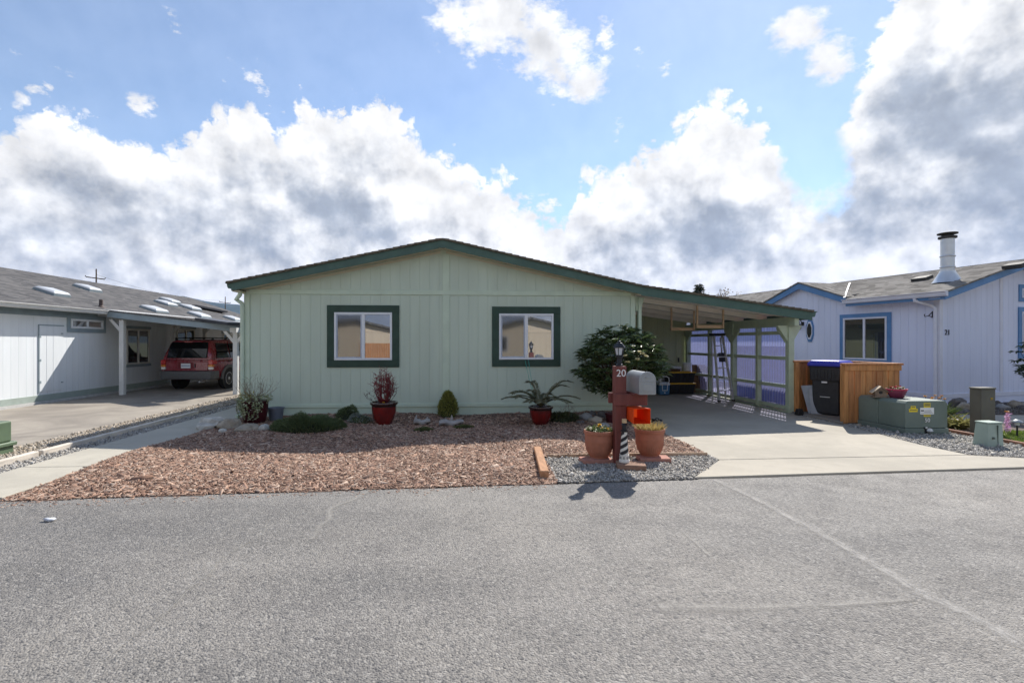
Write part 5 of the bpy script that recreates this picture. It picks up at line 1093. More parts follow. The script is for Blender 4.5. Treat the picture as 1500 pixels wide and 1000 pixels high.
m_aly = green('alyssum', [(.13, .17, .09), (.30, .34, .30), (.48, .50, .50), (.18, .22, .12), (.28, .30, .42)], .2)
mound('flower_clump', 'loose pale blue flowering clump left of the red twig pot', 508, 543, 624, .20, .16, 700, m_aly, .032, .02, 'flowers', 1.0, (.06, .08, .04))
m_mos = green('moss', [(.10, .12, .035), (.15, .16, .05), (.07, .09, .03)], .1)
mound('moss_patch', 'flat olive moss patch in front of the grey driftwood root', 606, 634, 632, .05, .13, 600, m_mos, .025, .012, 'moss'); mound('moss_patch', 'flat olive moss patch in front of the pale driftwood log', 664, 694, 630, .045, .12, 600, m_mos, .025, .012, 'moss')
m_wee = green('weedy_clump', [(.06, .09, .03), (.10, .13, .05), (.14, .12, .07), (.05, .07, .03)], .2)
mound('weedy_clump', 'scraggly dark green clump right of the sago palm', 806, 850, 622, .20, .22, 900, m_wee, .06, .016, 'plant', 1.0)
k = G(832, 617, .05)
sp = thing('flower_spike', 'upright dry flower spike rising from the scraggly clump', 'plant', (k.x, k.y, .05)); twigs('spike', sp, 0, 7, .42, .12, m_stem, .005, 4, 2)
# driftwood
m_dri = M('driftwood', (.20, .19, .18), .85, .25, 14, 1., 40, stretch=(.4, 3, 3), col2=(.42, .40, .38))
def driftwood(px, py, L, r, label, knob):
    p = G(px, py, .05); t = thing('driftwood', label, 'driftwood', (p.x, p.y, zat(p)+r*.7), R(8)); k = []
    for i in range(12):
        f = i/11; x = (f-.5)*L; rr4 = r*(.55+.7*math.sin(math.pi*(.18+.72*f)))*(1+.2*mnoise.noise(Vector((i*.9, px, 0)))); k.append([(x, rr4*1.1*math.cos(a)*(1+.25*mnoise.noise(Vector((a, i*.5, px)))), rr4*.7*math.sin(a)*(1+.35*mnoise.noise(Vector((a*2, i*1.1, px+3))))+.02*math.sin(i*.8)) for a in np.linspace(0, 2*math.pi, 14, endpoint=False)])
    MB().loft(k).build('log', m_dri, t, smooth=60)
    for (x, h, w) in knob: MB().tube([(x, 0, 0), (x+.01, 0, h*.6), (x+w, 0, h)], [r*.55, r*.35, r*.12], 9).build('stub', m_dri, t, smooth=60)
driftwood(661, 622, .44, .062, 'pale driftwood log with an upright stub before the dwarf conifer', [(.0, .14, .01)])
driftwood(618, 620, .30, .06, 'grey driftwood root with a ring end left of the dwarf conifer', [(-.12, .13, .03), (.08, .10, .04)])
# rhododendron by the house corner
RD = thing('rhododendron', 'large dark leaved rhododendron with a few cream blooms at the carport corner', 'shrub', (3.02, 9.42, .04))
m_rho = green('rhododendron_leaves', [(.075, .125, .045), (.11, .165, .062), (.15, .195, .08), (.085, .13, .07), (.21, .245, .125)], .2, .32); m_bark = MATS['bark']
C_ = np.array([0., 0., 1.10]); n = 520; u = rng.normal(0, 1, (n, 3)); u /= np.linalg.norm(u, axis=1)[:, None]; rd = rng.uniform(.35, 1, n)**.45
lob = 1+.16*np.array([mnoise.noise(Vector(q)*2.4) for q in u]); tips = C_+u*np.array([.86, .72, .68])*rd[:, None]*lob[:, None]; tips = tips[tips[:, 2] > .42]
P_, D_ = [], []
for q, d in zip(tips, tips-C_):
    d = d/np.linalg.norm(d)*.5+np.array([0, 0, .5]); m_ = 10
    for i in range(m_):
        a = 2*math.pi*i/m_+random.random(); v = np.array([math.cos(a), math.sin(a), random.uniform(-.25, .45)]); P_.append(q+rng.normal(0, .02, 3)); D_.append(v+d*.35)
leaf_mesh('crown', np.array(P_), np.array(D_), .15, .048, m_rho, RD, droop=.22)
k = MB(); hub = Vector((.03, 0, .38)); k.tube([(0, 0, -.03), (.02, .01, .2), hub], [.05, .042, .036], 8)
for q in tips[::4]:
    q = Vector(q); md = hub.lerp(q, .5)+Vector((0, 0, -.05)); k.tube([hub, md, q], [.018, .010, .004], 4, False)
k.build('branches', m_bark, RD)
m_crm = green('cream_petals', [(.72, .66, .42), (.78, .74, .55), (.6, .55, .28)], .3)
for (px, py) in ((941, 519), (934, 527), (937, 516), (915, 522), (919, 531), (946, 522)):
    p = PY(px, py, 8.66); flower(RD, p-RD.location, .055, m_crm, 9)

# ================================================================== inside the carport
def put(px, py, Y): p = PY(px, py, Y); return p.x, p.z
m_tote = M('tote_black', (.02, .021, .024), .5, .15, 12); m_ylid = M('tote_lid_yellow', (.62, .36, .04), .5, .1, 9)
xa, xb = PY(979.5, 570, 14.2).x, PY(1019, 570, 14.2).x; wd = xb-xa; cx = (xa+xb)/2; hz = .32
for i, lab in enumerate(('black storage tote with yellow lid standing on the carport floor', 'black storage tote with yellow lid stacked on top of another tote')):
    t = thing('storage_tote', lab, 'tote', (cx, 14.42, .028+i*(hz+.012)), 0, 'stacked totes in the carport'); r4 = lambda w, d, z: [(-w/2, -d/2, z), (w/2, -d/2, z), (w/2, d/2, z), (-w/2, d/2, z)]
    MB().loft([r4(wd*.86, .40, 0), r4(wd*.95, .47, hz-.05), r4(wd*.97, .48, hz-.045), r4(wd*.97, .48, hz-.03)]).build('body', m_tote, t, bevel=.012, seg=2)
    for s in (-1, 1):
        for j in range(4): MB().bar((s*wd*(.08+.1*j), -.207, .02), (s*wd*(.085+.11*j), -.238, hz-.06), .03, .02, (0, 1, 0)).build('rib', m_tote, t)
    MB().loft([r4(wd*1.0, .51, hz-.035), r4(wd*1.0, .51, hz-.012), r4(wd*.96, .47, hz+.008)]).build('lid', m_ylid, t, bevel=.006)
    for s in (-1, 1): MB().box(s*wd*.49-.03, s*wd*.49+.03, -.09, .09, hz-.09, hz-.0).build('latch', m_ylid if i == 5 else m_tote, t, bevel=.006)
zt2 = .028+2*(hz+.012)
p = PY(1007, 540, 14.4); t = thing('plastic_pail', 'white plastic pail on the upper storage tote', 'pail', (p.x, 14.42, zt2+.008)); MB().lathe([(.105, 0), (.125, .20), (.135, .20), (.135, .225), (.12, .23)], n=24).build('body', m_wht, t, smooth=40); MB().lathe([(.137, .215), (.137, .24), (.1, .245), (.001, .245)], n=24, cap=False).build('lid', m_wht, t, smooth=40)
t = thing('shallow_tray', 'brown shallow tray lying on the upper storage tote beside the pail', 'tray', (cx-wd*.28, 14.40, zt2+.008)); MB().loft([r4(.36, .30, 0), r4(.42, .36, .055)]).build('body', M('tray_brown', (.10, .05, .035), .6, .2), t, bevel=.006); MB().box(-.22, .22, -.19, .19, .05, .062).build('rim', MATS['tray_brown'], t)
p = PY(977, 541, 14.95); t = thing('foam_box', 'white foam box standing behind the totes', 'box', (p.x, 15.05, .028)); MB().box(-.42, .36, -.17, .17, 0, .62).build('body', m_wht, t, bevel=.01); MB().box(-.43, .43, -.18, .18, .622, .78).build('lid', m_wht, t, bevel=.015, seg=2)
m_card = M('cardboard', (.20, .125, .075), .85, .15, 7); p = PY(1021, 560, 14.75)
for i, (dx, dy, rz, h, w, lab) in enumerate(((0, 0, -.15, .84, .34, 'flattened brown cardboard sheet leaning right of the totes, taller one'), (.10, -.12, -.35, .80, .28, 'flattened brown cardboard sheet leaning right of the totes, shorter one'))):
    t = thing('cardboard_sheet', lab, 'cardboard', (p.x+dx, 14.7+dy, .028), rz); MB().prism([(-w/2, -.10, 0), (w/2, -.10, 0), (w/2+.04, .0, h), (-w/2, .0, h)], (0, .03, 0)).build('panel', m_card, t); MB().prism([(-w/2+.02, -.105, .0), (w/2-.05, -.105, .0), (w/2-.02, -.018, h*.82), (-w/2+.02, -.018, h*.86)], (0, .012, 0)).build('flap', m_card, t)
p = PY(970.5, 570, 14.1); CL = thing('water_cooler', 'blue drink cooler jug with white lid and bail handle', 'cooler', (p.x, 14.1, .028)); m_blue = M('cooler_blue', (.055, .17, .32), .45, .08)
MB().loft([r4(.27, .27, 0), r4(.30, .30, .03), r4(.31, .31, .28)]).build('body', m_blue, CL, bevel=.02, seg=3); MB().loft([r4(.32, .32, .281), r4(.32, .32, .34), r4(.27, .27, .37)]).build('lid', M('cooler_lid', (.55, .62, .70), .45, .05), CL, bevel=.015, seg=2)
MB().tube([(-.07, -.17, .13), (-.08, -.175, .30), (-.13, -.17, .40), (-.12, -.16, .50), (-.06, -.155, .535), (.06, -.155, .535), (.12, -.16, .50), (.13, -.17, .40), (.08, -.175, .30), (.07, -.17, .13), (-.07, -.17, .13)], .013, 8).build('handle', m_wht, CL, smooth=40); MB().lathe([(.025, 0), (.02, .03)], (0, 0, 0), 10).build('spigot', m_wht, CL).location = (0, -.165, .05)
# step ladder
m_alu = M('aluminium', (.62, .62, .60), .4, .08, 9, metal=.35); a, b = G(1051, 587), G(1067, 588)
LD = thing('step_ladder', 'folded aluminium step ladder leaning against the carport panels', 'ladder', (6.66, 12.45, .028), R(20)); H = 1.72
for s in (-1, 1):
    MB().bar((s*.25, -.16, 0), (s*.15, .10, H), .065, .025, (1, 0, 0)).build('front_rail', m_alu, LD); MB().bar((s*.24, .06, 0), (s*.15, .16, H-.06), .03, .022, (1, 0, 0)).build('rear_rail', m_alu, LD); MB().obox((s*.25, -.16, .02), (.05, .08, .04)).build('foot', m_blk, LD, bevel=.006)
for i in range(5): f = (i+1)/6; w = .25-.10*f; MB().obox((0, -.16+.26*f, H*f), (2*w, .09, .028)).build('step', m_alu, LD, bevel=.004)
MB().obox((0, .12, H+.01), (.40, .19, .06)).build('top_cap', m_blk, LD, bevel=.01); MB().obox((.02, .0, H*.66), (.20, .03, .24), (R(-9), 0, 0)).build('tray', m_blk, LD, bevel=.006)
# black chain heap and little maroon pot under the rhododendron
p = G(935, 617); t = thing('chain_heap', 'heap of black chain lying at the edge of the driveway', 'chain', (p.x-.02, p.y-.35, .03)); m_ch = MATS['black_iron']; lk = MB()
for i in range(14):
    a = i*.55; c = Vector((-.28+.045*i, .05*math.sin(i*1.3), .03+.03*abs(math.sin(i*.9)))); rg = [c+Matrix.Rotation(a, 3, 'Z') @ Vector((.045*math.cos(q), .028*math.sin(q)*(1 if i % 2 else .4), .028*math.sin(q)*(.2 if i % 2 else .9))) for q in np.linspace(0, 2*math.pi, 9)]; MB().tube(rg, .011, 5, False).build('link', m_ch, t)
p = G(896, 619, .03); t = thing('maroon_pot', 'small maroon pot behind the mailbox post', 'pot', (p.x, p.y, .03)); MB().lathe([(.09, 0), (.125, .16), (.135, .165), (.135, .19), (.115, .19), (.09, .03)], n=20).build('body', m_maroon, t, smooth=45); MB().lathe([(.001, .15), (.115, .15)], n=16, cap=False).build('soil', m_pot, t)

# ================================================================== bin enclosure and utilities on the right
m_ceddk = M('cedar_dark', (.33, .135, .05), .7, .25, 4, .5, 50, stretch=(5, 5, .6)); m_cedl = M('cedar_light', (.50, .235, .085), .68, .22, 4, .5, 50, stretch=(5, 5, .6))
c = G(1237, 622.5); XE0 = c.x; YE0 = c.y; XE1 = 8.22; YE1 = 10.30; EN = thing('bin_enclosure', 'orange cedar board enclosure open to the driveway, holding the bins', 'enclosure', (XE0, YE0, .02)); he = 1.10
W_ = XE1-XE0; DP = YE1-YE0
x = 0.; i = 0
for w in [.085, .115, .125, .10, .12, .09, .125, .11, .12, .10]:
    w2 = min(w, W_-x)
    if w2 < .03: break
    MB().box(x+.003, x+w2-.003, (i % 2)*.004, .02+(i % 2)*.004, .02, he).build('board', (m_cedl, m_ced, m_ced, m_cedl)[i % 4], EN, bevel=.003)
    MB().box(x+.003, x+w2-.003, DP-.02-(i % 2)*.004, DP-(i % 2)*.004, .02, he).build('board', (m_ced, m_cedl, m_ced)[i % 3], EN, bevel=.003); x += w; i += 1
y = .03; i = 0
while y < DP-.03: w = min(.12, DP-.03-y); MB().box(W_-.02, W_, y+.003, y+w-.003, .02, he).build('board', (m_ced, m_cedl)[i % 2], EN, bevel=.003); y += w; i += 1
for (xx, yy) in ((.0, .025), (W_-.11, .03), (-.0, DP-.115), (W_-.11, DP-.115)): MB().box(xx, xx+.09, yy, yy+.09, 0, he+.0).build('post', m_cedl if xx == 0 else m_ced, EN, bevel=.006)
MB().box(-.02, W_+.03, -.028, .09, he+.002, he+.04).build('cap_rail', m_ced, EN, bevel=.005); MB().box(-.02, W_+.03, DP-.10, DP+.02, he+.002, he+.04).build('cap_rail', m_ced, EN, bevel=.005); MB().box(W_-.09, W_+.025, .09, DP-.10, he+.002, he+.04).build('cap_rail', m_ced, EN, bevel=.005)
MB().box(.0, W_-.0, -.016, -.001, he-.10, he-.0).build('top_trim', m_cedl, EN, bevel=.004); MB().box(-.05, W_, .03, DP-.02, -.04, .035).build('floor_slab', m_nconc, EN, bevel=.01)
m_bin = M('bin_charcoal', (.040, .041, .043), .5, .12, 10, .2, 90); m_lidb = M('bin_lid_blue', (.045, .055, .42), .4, .08, 6); m_lidg = M('bin_lid_grey', (.32, .31, .28), .55, .1, 6)
def bin_(x, y, rz, h, w, d, m_lid, label):
    t = thing('wheelie_bin', label, 'bin', (x, y, .056), rz, None); rq = lambda a, b, z, dy=0: [(-a/2, -b/2+dy, z), (a/2, -b/2+dy, z), (a/2, b/2+dy, z), (-a/2, b/2+dy, z)]
    MB().loft([rq(w*.80, d*.78, 0), rq(w*.84, d*.82, .05), rq(w*.86, d*.86, h*.62), rq(w*.96, d*.94, h*.66), rq(w*.99, d*.99, h*.90)]).build('body', m_bin, t, bevel=.03, seg=3)
    MB().loft([rq(w*1.04, d*1.03, h*.885), rq(w*1.04, d*1.03, h*.91)]).build('rim', m_bin, t, bevel=.01)
    MB().loft([rq(w*1.08, d*1.09, h*.912), rq(w*1.08, d*1.09, h*.965), rq(w*.90, d*.92, h*1.02)]).build('lid', m_lid, t, bevel=.02, seg=3)
    for i in range(7): MB().box(-w*.36+i*w*.11, -w*.33+i*w*.11, -d*.505, -d*.44, h*.68, h*.86).build('rib', m_bin, t)
    MB().tube([(-w*.4, d*.60, h*.86), (w*.4, d*.60, h*.86)], .018, 8).build('handle', m_bin, t)
    for s in (-1, 1): k = MB().lathe([(.10, -.03), (.12, -.02), (.12, .02), (.10, .03)], n=20); k.v = [(s*w*.40+z_, d*.36+x_, .12+y_) for x_, y_, z_ in k.v]; k.build('wheel', m_tyre, t, smooth=40)
    MB().box(-.09, .09, -d*.45, -d*.42, h*.33, h*.345).build('lift_bar', m_alu, t)
    MB().box(-.05, .05, -d*.497, -d*.47, h*.60, h*.63).build('sticker', m_num, t); return t
p = PY(1214, 600, 9.83); bin_(p.x+.06, 9.86, R(-58), 1.10, .58, .62, m_lidb, 'tall charcoal wheelie bin with blue lid in the cedar enclosure')
p = PY(1240, 600, 9.35); bin_(p.x+.22, 9.22, R(-70), .92, .46, .50, m_lidg, 'smaller charcoal bin with pale grey lid behind the cedar side panel')
m_sheet = M('grey_panel', (.36, .39, .42), .6, .08, 6)
for i, (px, rz, w, h, lean, lab) in enumerate(((1186, -.75, .26, .60, .16, 'pale grey panel leaning beside the blue lidded bin, upright one'), (1191, -.6, .22, .56, .05, 'pale grey panel leaning beside the blue lidded bin, slanted one'))):
    p = PY(px, 607, 9.98-.05*i); t = thing('leaning_panel', lab, 'panel', (p.x+.02, 9.98-.10*i, .056), rz); MB().prism([(-w/2+lean*.6, -.02, 0), (w/2+lean*.4, -.02, 0), (w/2, .05, h), (-w/2-lean*.3, .05, h-.03)], (0, .022, 0)).build('sheet', m_sheet, t, bevel=.003); MB().prism([(-w/2+lean*.6, -.026, 0), (-w/2+lean*.6+.03, -.026, 0), (-w/2-lean*.3+.03, .044, h-.03), (-w/2-lean*.3, .044, h-.03)], (0, .006, 0)).build('fold', m_sheet, t)
p = G(1168, 610); t = MB().loft([[(-.07, -.07, 0), (.07, -.07, 0), (.07, .07, 0), (-.07, .07, 0)], [(-.05, -.05, .13), (.05, -.05, .13), (.05, .05, .13), (-.05, .05, .13)]]).build('drain_block', m_blk, bevel=.01); t.location = (p.x+.08, p.y+.05, .026); tag(t, 'small black drain block at the foot of the front carport post', 'block')
# transformer
m_util = M('utility_green', (.165, .205, .175), .55, .08, 3, .15, 80); m_utild = M('utility_green_dark', (.10, .125, .105), .6, .1, 4); m_ysti = M('sticker_yellow', (.80, .62, .03), .5, .05); m_grayink = M('ink_grey', (.10, .10, .10), .6)
TA, TB = G(1326.5, 637), G(1389.5, 636.5); X0, X1, Y0 = TA.x, TB.x, TA.y; tw = X1-X0; td = 1.0; th = PY(1327, 588, Y0).z
TR = thing('transformer_box', 'low grey green transformer cabinet marked 50 with yellow stickers', 'transformer', (X0, Y0, .01))
pr = [(0, 0, .10), (tw, 0, .10), (tw, 0, th-.05), (tw-.045, 0, th), (.045, 0, th), (0, 0, th-.05)]
MB().prism(pr, (0, .55, 0)).build('hood', m_util, TR, bevel=.012, seg=2); MB().prism([(x+.004 if x < tw/2 else x-.004, y+.556, z-.004) for x, y, z in pr], (0, td-.556, 0)).build('tank', m_util, TR, bevel=.012, seg=2)
MB().box(-.012, tw+.012, -.012, td, 0, .096).build('base', m_util, TR, bevel=.006); MB().box(tw*.43, tw*.58, -.016, .02, .015, .115).build('lock_recess', m_blk, TR); MB().box(tw*.44, tw*.48, -.03, -.014, .10, .13).build('lock', m_alu, TR)
MB().lathe([(.0, 0), (.05, .05), (.03, .09), (.0, .10)], (tw*.53, -.03, .012), 6, cap=False).build('padlock', m_alu, TR)
def sticker(x0, x1, z0, z1, mat, nm='sticker', d=.0): return MB().box(x0, x1, -.003-d, .002, z0, z1).build(nm, mat, TR)
sticker(tw*.43, tw*.585, th-.11, th-.035, m_ysti); sticker(tw*.345, tw*.67, th-.225, th-.115, m_num); sticker(tw*.43, tw*.59, th-.265, th-.228, m_ysti); sticker(tw*.08, tw*.28, th-.185, th-.13, m_ysti); sticker(tw*.12, tw*.24, th-.13, th-.085, m_ysti)
for a, b, z, h_, d in ((.44, .575, th-.06, .012, .001), (.44, .575, th-.088, .02, .001), (.36, .43, th-.175, .022, .001), (.44, .60, th-.165, .006, .001), (.44, .62, th-.185, .006, .001), (.36, .65, th-.205, .005, .001), (.44, .58, th-.25, .012, .001), (.10, .26, th-.16, .012, .001), (.14, .22, th-.11, .012, .001)): sticker(tw*a, tw*b, z, z+h_, m_grayink, 'print', d)
text_mesh('marking', '50', .095, m_num, TR, (tw*.5, -.014, .235), depth=.002)
# on the transformer
p = PY(1291, 580, Y0+.55); BH = thing('birdhouse', 'small rustic wooden birdhouse sitting on the transformer cabinet', 'birdhouse', (p.x+.03, Y0+.62, th+.01), R(-30)); m_old = M('old_wood', (.24, .18, .13), .85, .3, 12, .6, 60)
MB().prism([(-.085, -.08, 0), (.085, -.08, 0), (.085, -.08, .11), (0, -.08, .185), (-.085, -.08, .11)], (0, .16, 0)).build('box', m_old, BH)
for s in (-1, 1): MB().bar((s*.06, 0, .162), (s*.06, .001, .162), .001, .001); MB().prism([(0, -.115, .20), (s*.135, -.115, .085), (s*.135, -.115, .07), (0, -.115, .185)], (0, .23, 0)).build('roof', M('birdhouse_roof', (.55, .46, .34), .8, .15) if s < 0 else m_old, BH)
k = MB().lathe([(.028, 0), (.028, .004)], n=14); k.v = [(x, -.083-z, .085+y) for x, y, z in k.v]; k.build('hole', m_blk, BH); MB().box(-.12, .12, -.12, .12, -.0, .012).build('base', m_old, BH); MB().tube([(0, -.08, .035), (0, -.13, .035)], .006, 6).build('perch', m_old, BH)
p = PY(1313.5, 583, Y0+.45); PP = thing('plastic_bowl', 'raspberry pink plastic bowl of red flowers on the transformer cabinet', 'flower pot', (p.x, Y0+.45, th+.01)); m_pink = M('plastic_pink', (.42, .035, .085), .45, .08); m_pinkd = M('plastic_plum', (.20, .035, .075), .5, .08)
MB().lathe([(.085, 0), (.10, .01), (.145, .13), (.145, .14)], n=28).build('body', m_pinkd, PP, smooth=45); MB().lathe([(.147, .135), (.158, .14), (.158, .165), (.145, .165), (.13, .13)], n=28, cap=False).build('rim', m_pink, PP, smooth=45); MB().lathe([(.001, .14), (.14, .14)], n=20, cap=False).build('soil', m_pot, PP)
m_redp = green('red_petals', [(.45, .01, .03), (.55, .03, .06), (.30, .01, .02)], .25)
for i in range(7): a = i*.9; r_ = .05+.05*random.random(); flower(PP, (r_*math.cos(a), r_*math.sin(a), .175+.02*random.random()), .03, m_redp if i < 5 else m_whp, 8)
q = disc_pts(60, .12, .14, .03); leaf_mesh('foliage', q, outward(q), .05, .03, m_leafmix, PP)
# pedestals
p = G(1439, 633.5); t = thing('utility_pedestal', 'tall dark olive utility pedestal with a small yellow 20', 'utility box', (p.x, p.y, 0), R(6)); m_ped = M('pedestal_olive', (.13, .125, .10), .6, .1, 4); hp = PY(1439, 567, p.y).z
MB().box(-.15, .15, -.09, .09, -.05, hp-.03).build('body', m_ped, t, bevel=.008); MB().box(-.16, .16, -.10, .10, hp-.03, hp+.0).build('cap', m_ped, t, bevel=.01); MB().box(-.155, -.075, -.10, -.088, .0, hp-.032).build('side_panel', m_ped, t, bevel=.004)
text_mesh('marking', '20', .055, M('marking_yellow', (.6, .40, .05), .5), t, (.065, -.0925, hp-.19), depth=.002)
p = G(1447, 653.5); t = thing('utility_pedestal', 'short pale green utility pedestal standing in the gravel', 'utility box', (p.x, p.y, 0), R(4)); m_pale = M('pedestal_pale', (.34, .42, .36), .55, .08, 4, .15, 60); hp = PY(1447, 619, p.y).z
MB().loft([[(-.155, -.12, -.04), (.125, -.12, -.04), (.125, .10, -.04), (-.155, .10, -.04)], [(-.115, -.10, hp), (.125, -.10, hp), (.125, .08, hp), (-.115, .08, hp)]]).build('body', m_pale, t, bevel=.008); MB().prism([(-.12, -.11, hp+.001), (.135, -.11, hp+.001), (.135, .09, hp+.001), (-.12, .09, hp+.001)], (0, 0, .022)).build('cap', m_pale, t, bevel=.006)
MB().box(-.07, -.04, -.128, -.10, .13, .16).build('latch', m_utild, t); MB().box(.02, .022, -.122, -.10, .02, hp-.02).build('seam', m_utild, t)
c = G(11, 665); t = thing('utility_box', 'bright green ground utility box beside the neighbouring driveway', 'utility box', (-6.80, 6.92, .02)); m_gbox = M('utility_bright_green', (.12, .17, .105), .5, .08, 4)
MB().box(-.46, .46, -.36, .36, .15, .44).build('cover', m_gbox, t, bevel=.025, seg=3); MB().box(-.50, .50, -.40, .40, .095, .149).build('flange', m_gbox, t, bevel=.01); MB().box(-.47, .47, -.37, .37, -.03, .094).build('base', m_gbox, t, bevel=.005)
# planted bed at the right
sheet('planted_bed', [(8.3, edge_y(8.3)+.03), (16, edge_y(16)+.03), (16, 11.3), (8.3, 10.6)], .004, m_soil)
WK = bpy.data.objects.new('garden_walk', None); COL.objects.link(WK); MINV['garden_walk'] = Matrix.Identity(4); tag(WK, kind='structure'); slab('slab', [(8.6, 9.0), (11.9, 8.8), (11.9, 9.65), (8.6, 9.9)], -.05, .025, m_conc, WK); slab('slab', [(11.912, 8.8), (14, 8.7), (14, 9.5), (11.912, 9.65)], -.05, .025, m_conc, WK)
k = 2600; q = rand_in([(8.3, 9.95), (16, 9.7), (16, 11.2), (8.3, 10.6)], k); sz = rng.uniform(.012, .03, k); tag(scatter('bed_stones', *OCT, np.column_stack([q, .008+sz*.3]), np.stack([sz, sz*.8, sz*.6], 1), M('bed_stone', (.16, .15, .14), .9, .3, 30, island=[(.10, .095, .09), (.18, .17, .16), (.26, .24, .22), (.08, .07, .065)]), None, jitter=.3), 'dark gravel strip at the foot of the lavender wall', 'gravel', kind='stuff')
t = MB().bar((8.26, 8.15, .035), (8.24, 6.72, .035), .06, .075).build('edging_board', M('edging_red', (.26, .13, .085), .8, .2, 6), bevel=.006); tag(t, 'reddish timber edging between utility gravel and planted bed', 'edging')
m_lawn = green('lawn_moss', [(.16, .24, .03), (.22, .32, .05), (.11, .18, .03), (.28, .34, .07)], .25)
q = rand_in([(8.42, 6.6), (11, 6.7), (11, 7.9), (9.2, 8.0), (8.5, 7.5)], 9000); P3 = np.column_stack([q, np.full(len(q), .006)]); dd = rng.normal(0, .5, P3.shape); dd[:, 2] = 1; tag(leaf_mesh('lawn_moss', P3, dd, .035, .014, m_lawn), 'bright green mossy lawn patch in the planted bed', 'lawn', kind='stuff')
m_sag2 = green('strappy_leaves', [(.34, .33, .10), (.46, .43, .17), (.22, .23, .07), (.55, .50, .27)], .3)
c = G(1411, 629); t = thing('strappy_clump', 'yellow green strappy leaved clump left of the tall pedestal', 'plant', (c.x, c.y+.1, .005)); q = disc_pts(230, .10, .0, .02); leaf_mesh('leaves', q, outward(q, 1.1), .25, .018, m_sag2, t, droop=.45)
c = G(1396, 628); t = thing('strappy_clump', 'low yellowish tuft at the corner of the transformer cabinet', 'plant', (c.x+.05, c.y+.1, .005)); q = disc_pts(120, .12, .0, .02); leaf_mesh('leaves', q, outward(q, .7), .16, .014, m_sag2, t, droop=.4)
t = thing('daffodil_clump', 'leafy clump with orange yellow flowers behind the transformer cabinet', 'flowers', (8.95, 9.3-.42, .005)); q = disc_pts(160, .14, .0, .02); leaf_mesh('leaves', q, outward(q, 1.6), .44, .020, green('daffodil_leaves', [(.07, .12, .035), (.10, .16, .05), (.14, .18, .06)]), t, droop=.25)
m_orf = green('orange_petals', [(.62, .30, .05), (.72, .45, .10), (.5, .22, .05)], .3)
for i in range(11): a = i*1.4; r_ = .05+.15*random.random(); zf = .38+.16*random.random(); flower(t, (r_*math.cos(a), r_*math.sin(a), zf), .035, m_orf, 7); MB().tube([(r_*.4*math.cos(a), r_*.4*math.sin(a), 0), (r_*math.cos(a), r_*math.sin(a), zf)], .004, 4).build('stem', MATS['daffodil_leaves'], t)
# garden lamp and pinwheel
c = G(1490, 640.5); t = thing('garden_lamp', 'small black solar garden lamp in the planted bed', 'lamp', (c.x, c.y, 0)); MB().tube([(0, 0, -.03), (0, 0, .2)], .012, 8).build('stake', m_lamp, t); MB().lathe([(.03, .2), (.035, .25)], n=12).build('lens', m_lglass, t); MB().lathe([(.075, .25), (.07, .265), (.03, .29), (.005, .295)], n=16).build('cap', m_mbx, t, smooth=40)
c = G(1482, 637); t = thing('garden_pinwheel', 'pink and lilac garden pinwheel on a thin stake', 'pinwheel', (c.x+.03, c.y+.12, 0)); m_pkf = green('pinwheel_pink', [(.70, .30, .46), (.55, .35, .6), (.75, .5, .6)], .3); MB().tube([(0, 0, -.03), (0, 0, .28)], .006, 6).build('stake', m_alu, t)
for z in (.30, .20, .10): a_ = np.linspace(0, 6.28, 9)[:-1]; leaf_mesh('petals', np.repeat([[0, -.02, z]], 8, 0), np.stack([np.cos(a_), np.full(8, -.3), np.sin(a_)], 1), .085, .045, m_pkf, t)
flower(t, (0, -.02, .37), .035, m_orf, 8)
# red rhododendron at the right edge
RR2 = thing('red_rhododendron', 'rhododendron with red blooms in front of the blue trimmed window', 'shrub', (12.98, 10.2, .0)); C_ = np.array([0, 0, 1.12]); u = rng.normal(0, 1, (170, 3)); u /= np.linalg.norm(u, axis=1)[:, None]; tips = C_+u*np.array([.60, .55, .55])*(rng.uniform(.35, 1, 170)**.5)[:, None]; P_, D_ = [], []
for q in tips:
    for i in range(9): a = 2*math.pi*i/9+random.random(); P_.append(q); D_.append((math.cos(a), math.sin(a), random.uniform(-.3, .4)))
leaf_mesh('crown', np.array(P_), np.array(D_), .13, .04, green('red_rhodo_leaves', [(.035, .065, .02), (.05, .085, .03), (.07, .10, .035)], .12, .4), RR2)
k = MB(); hub = Vector((0, 0, .35)); k.tube([(0, 0, -.03), (.02, 0, .2), hub], [.04, .035, .03], 8)
for q in tips[::4]: k.tube([hub, hub.lerp(Vector(q), .5), Vector(q)], [.014, .008, .003], 4, False)
k.build('branches', m_bark, RR2)
m_rdf = green('crimson_petals', [(.42, .008, .03), (.55, .02, .05), (.30, .005, .02)], .25)
for q in tips[np.argsort(tips[:, 1]*.8+tips[:, 0]*.6)][:26:2]: flower(RR2, tuple(q+np.array([-.03, -.06, .03])), .085, m_rdf, 11)
# stones at the foot of the lavender wall
WALLROCK = ['', *[f'{w} stone, {n} along the lavender wall counted from the boulder' for w, n in zip(('tan', 'dark', 'grey', 'dark', 'tan', 'dark', 'grey', 'dark', 'tan', 'dark', 'grey', 'dark'), ('first', 'second', 'third', 'fourth', 'fifth', 'sixth', 'seventh', 'eighth', 'ninth', 'tenth', 'eleventh', 'twelfth'))]]
for i in range(13):
    px = 1403+i*9.5; c = G(px, 597+2*math.sin(i*2.1)); big = i == 0
    o = rock('rock', (c.x, c.y, -.01), (.42 if big else .30+.1*math.sin(i*1.7), .26, .30 if big else .17+.05*math.sin(i*2.3)), stones[(3, 1, 3, 2)[i % 4]], seed=i+40, rough=.35, rz=i*.5); tag(o, 'dark rounded boulder at the corner below house number 21' if big else WALLROCK[i], 'rock', 'stones along the lavender wall')
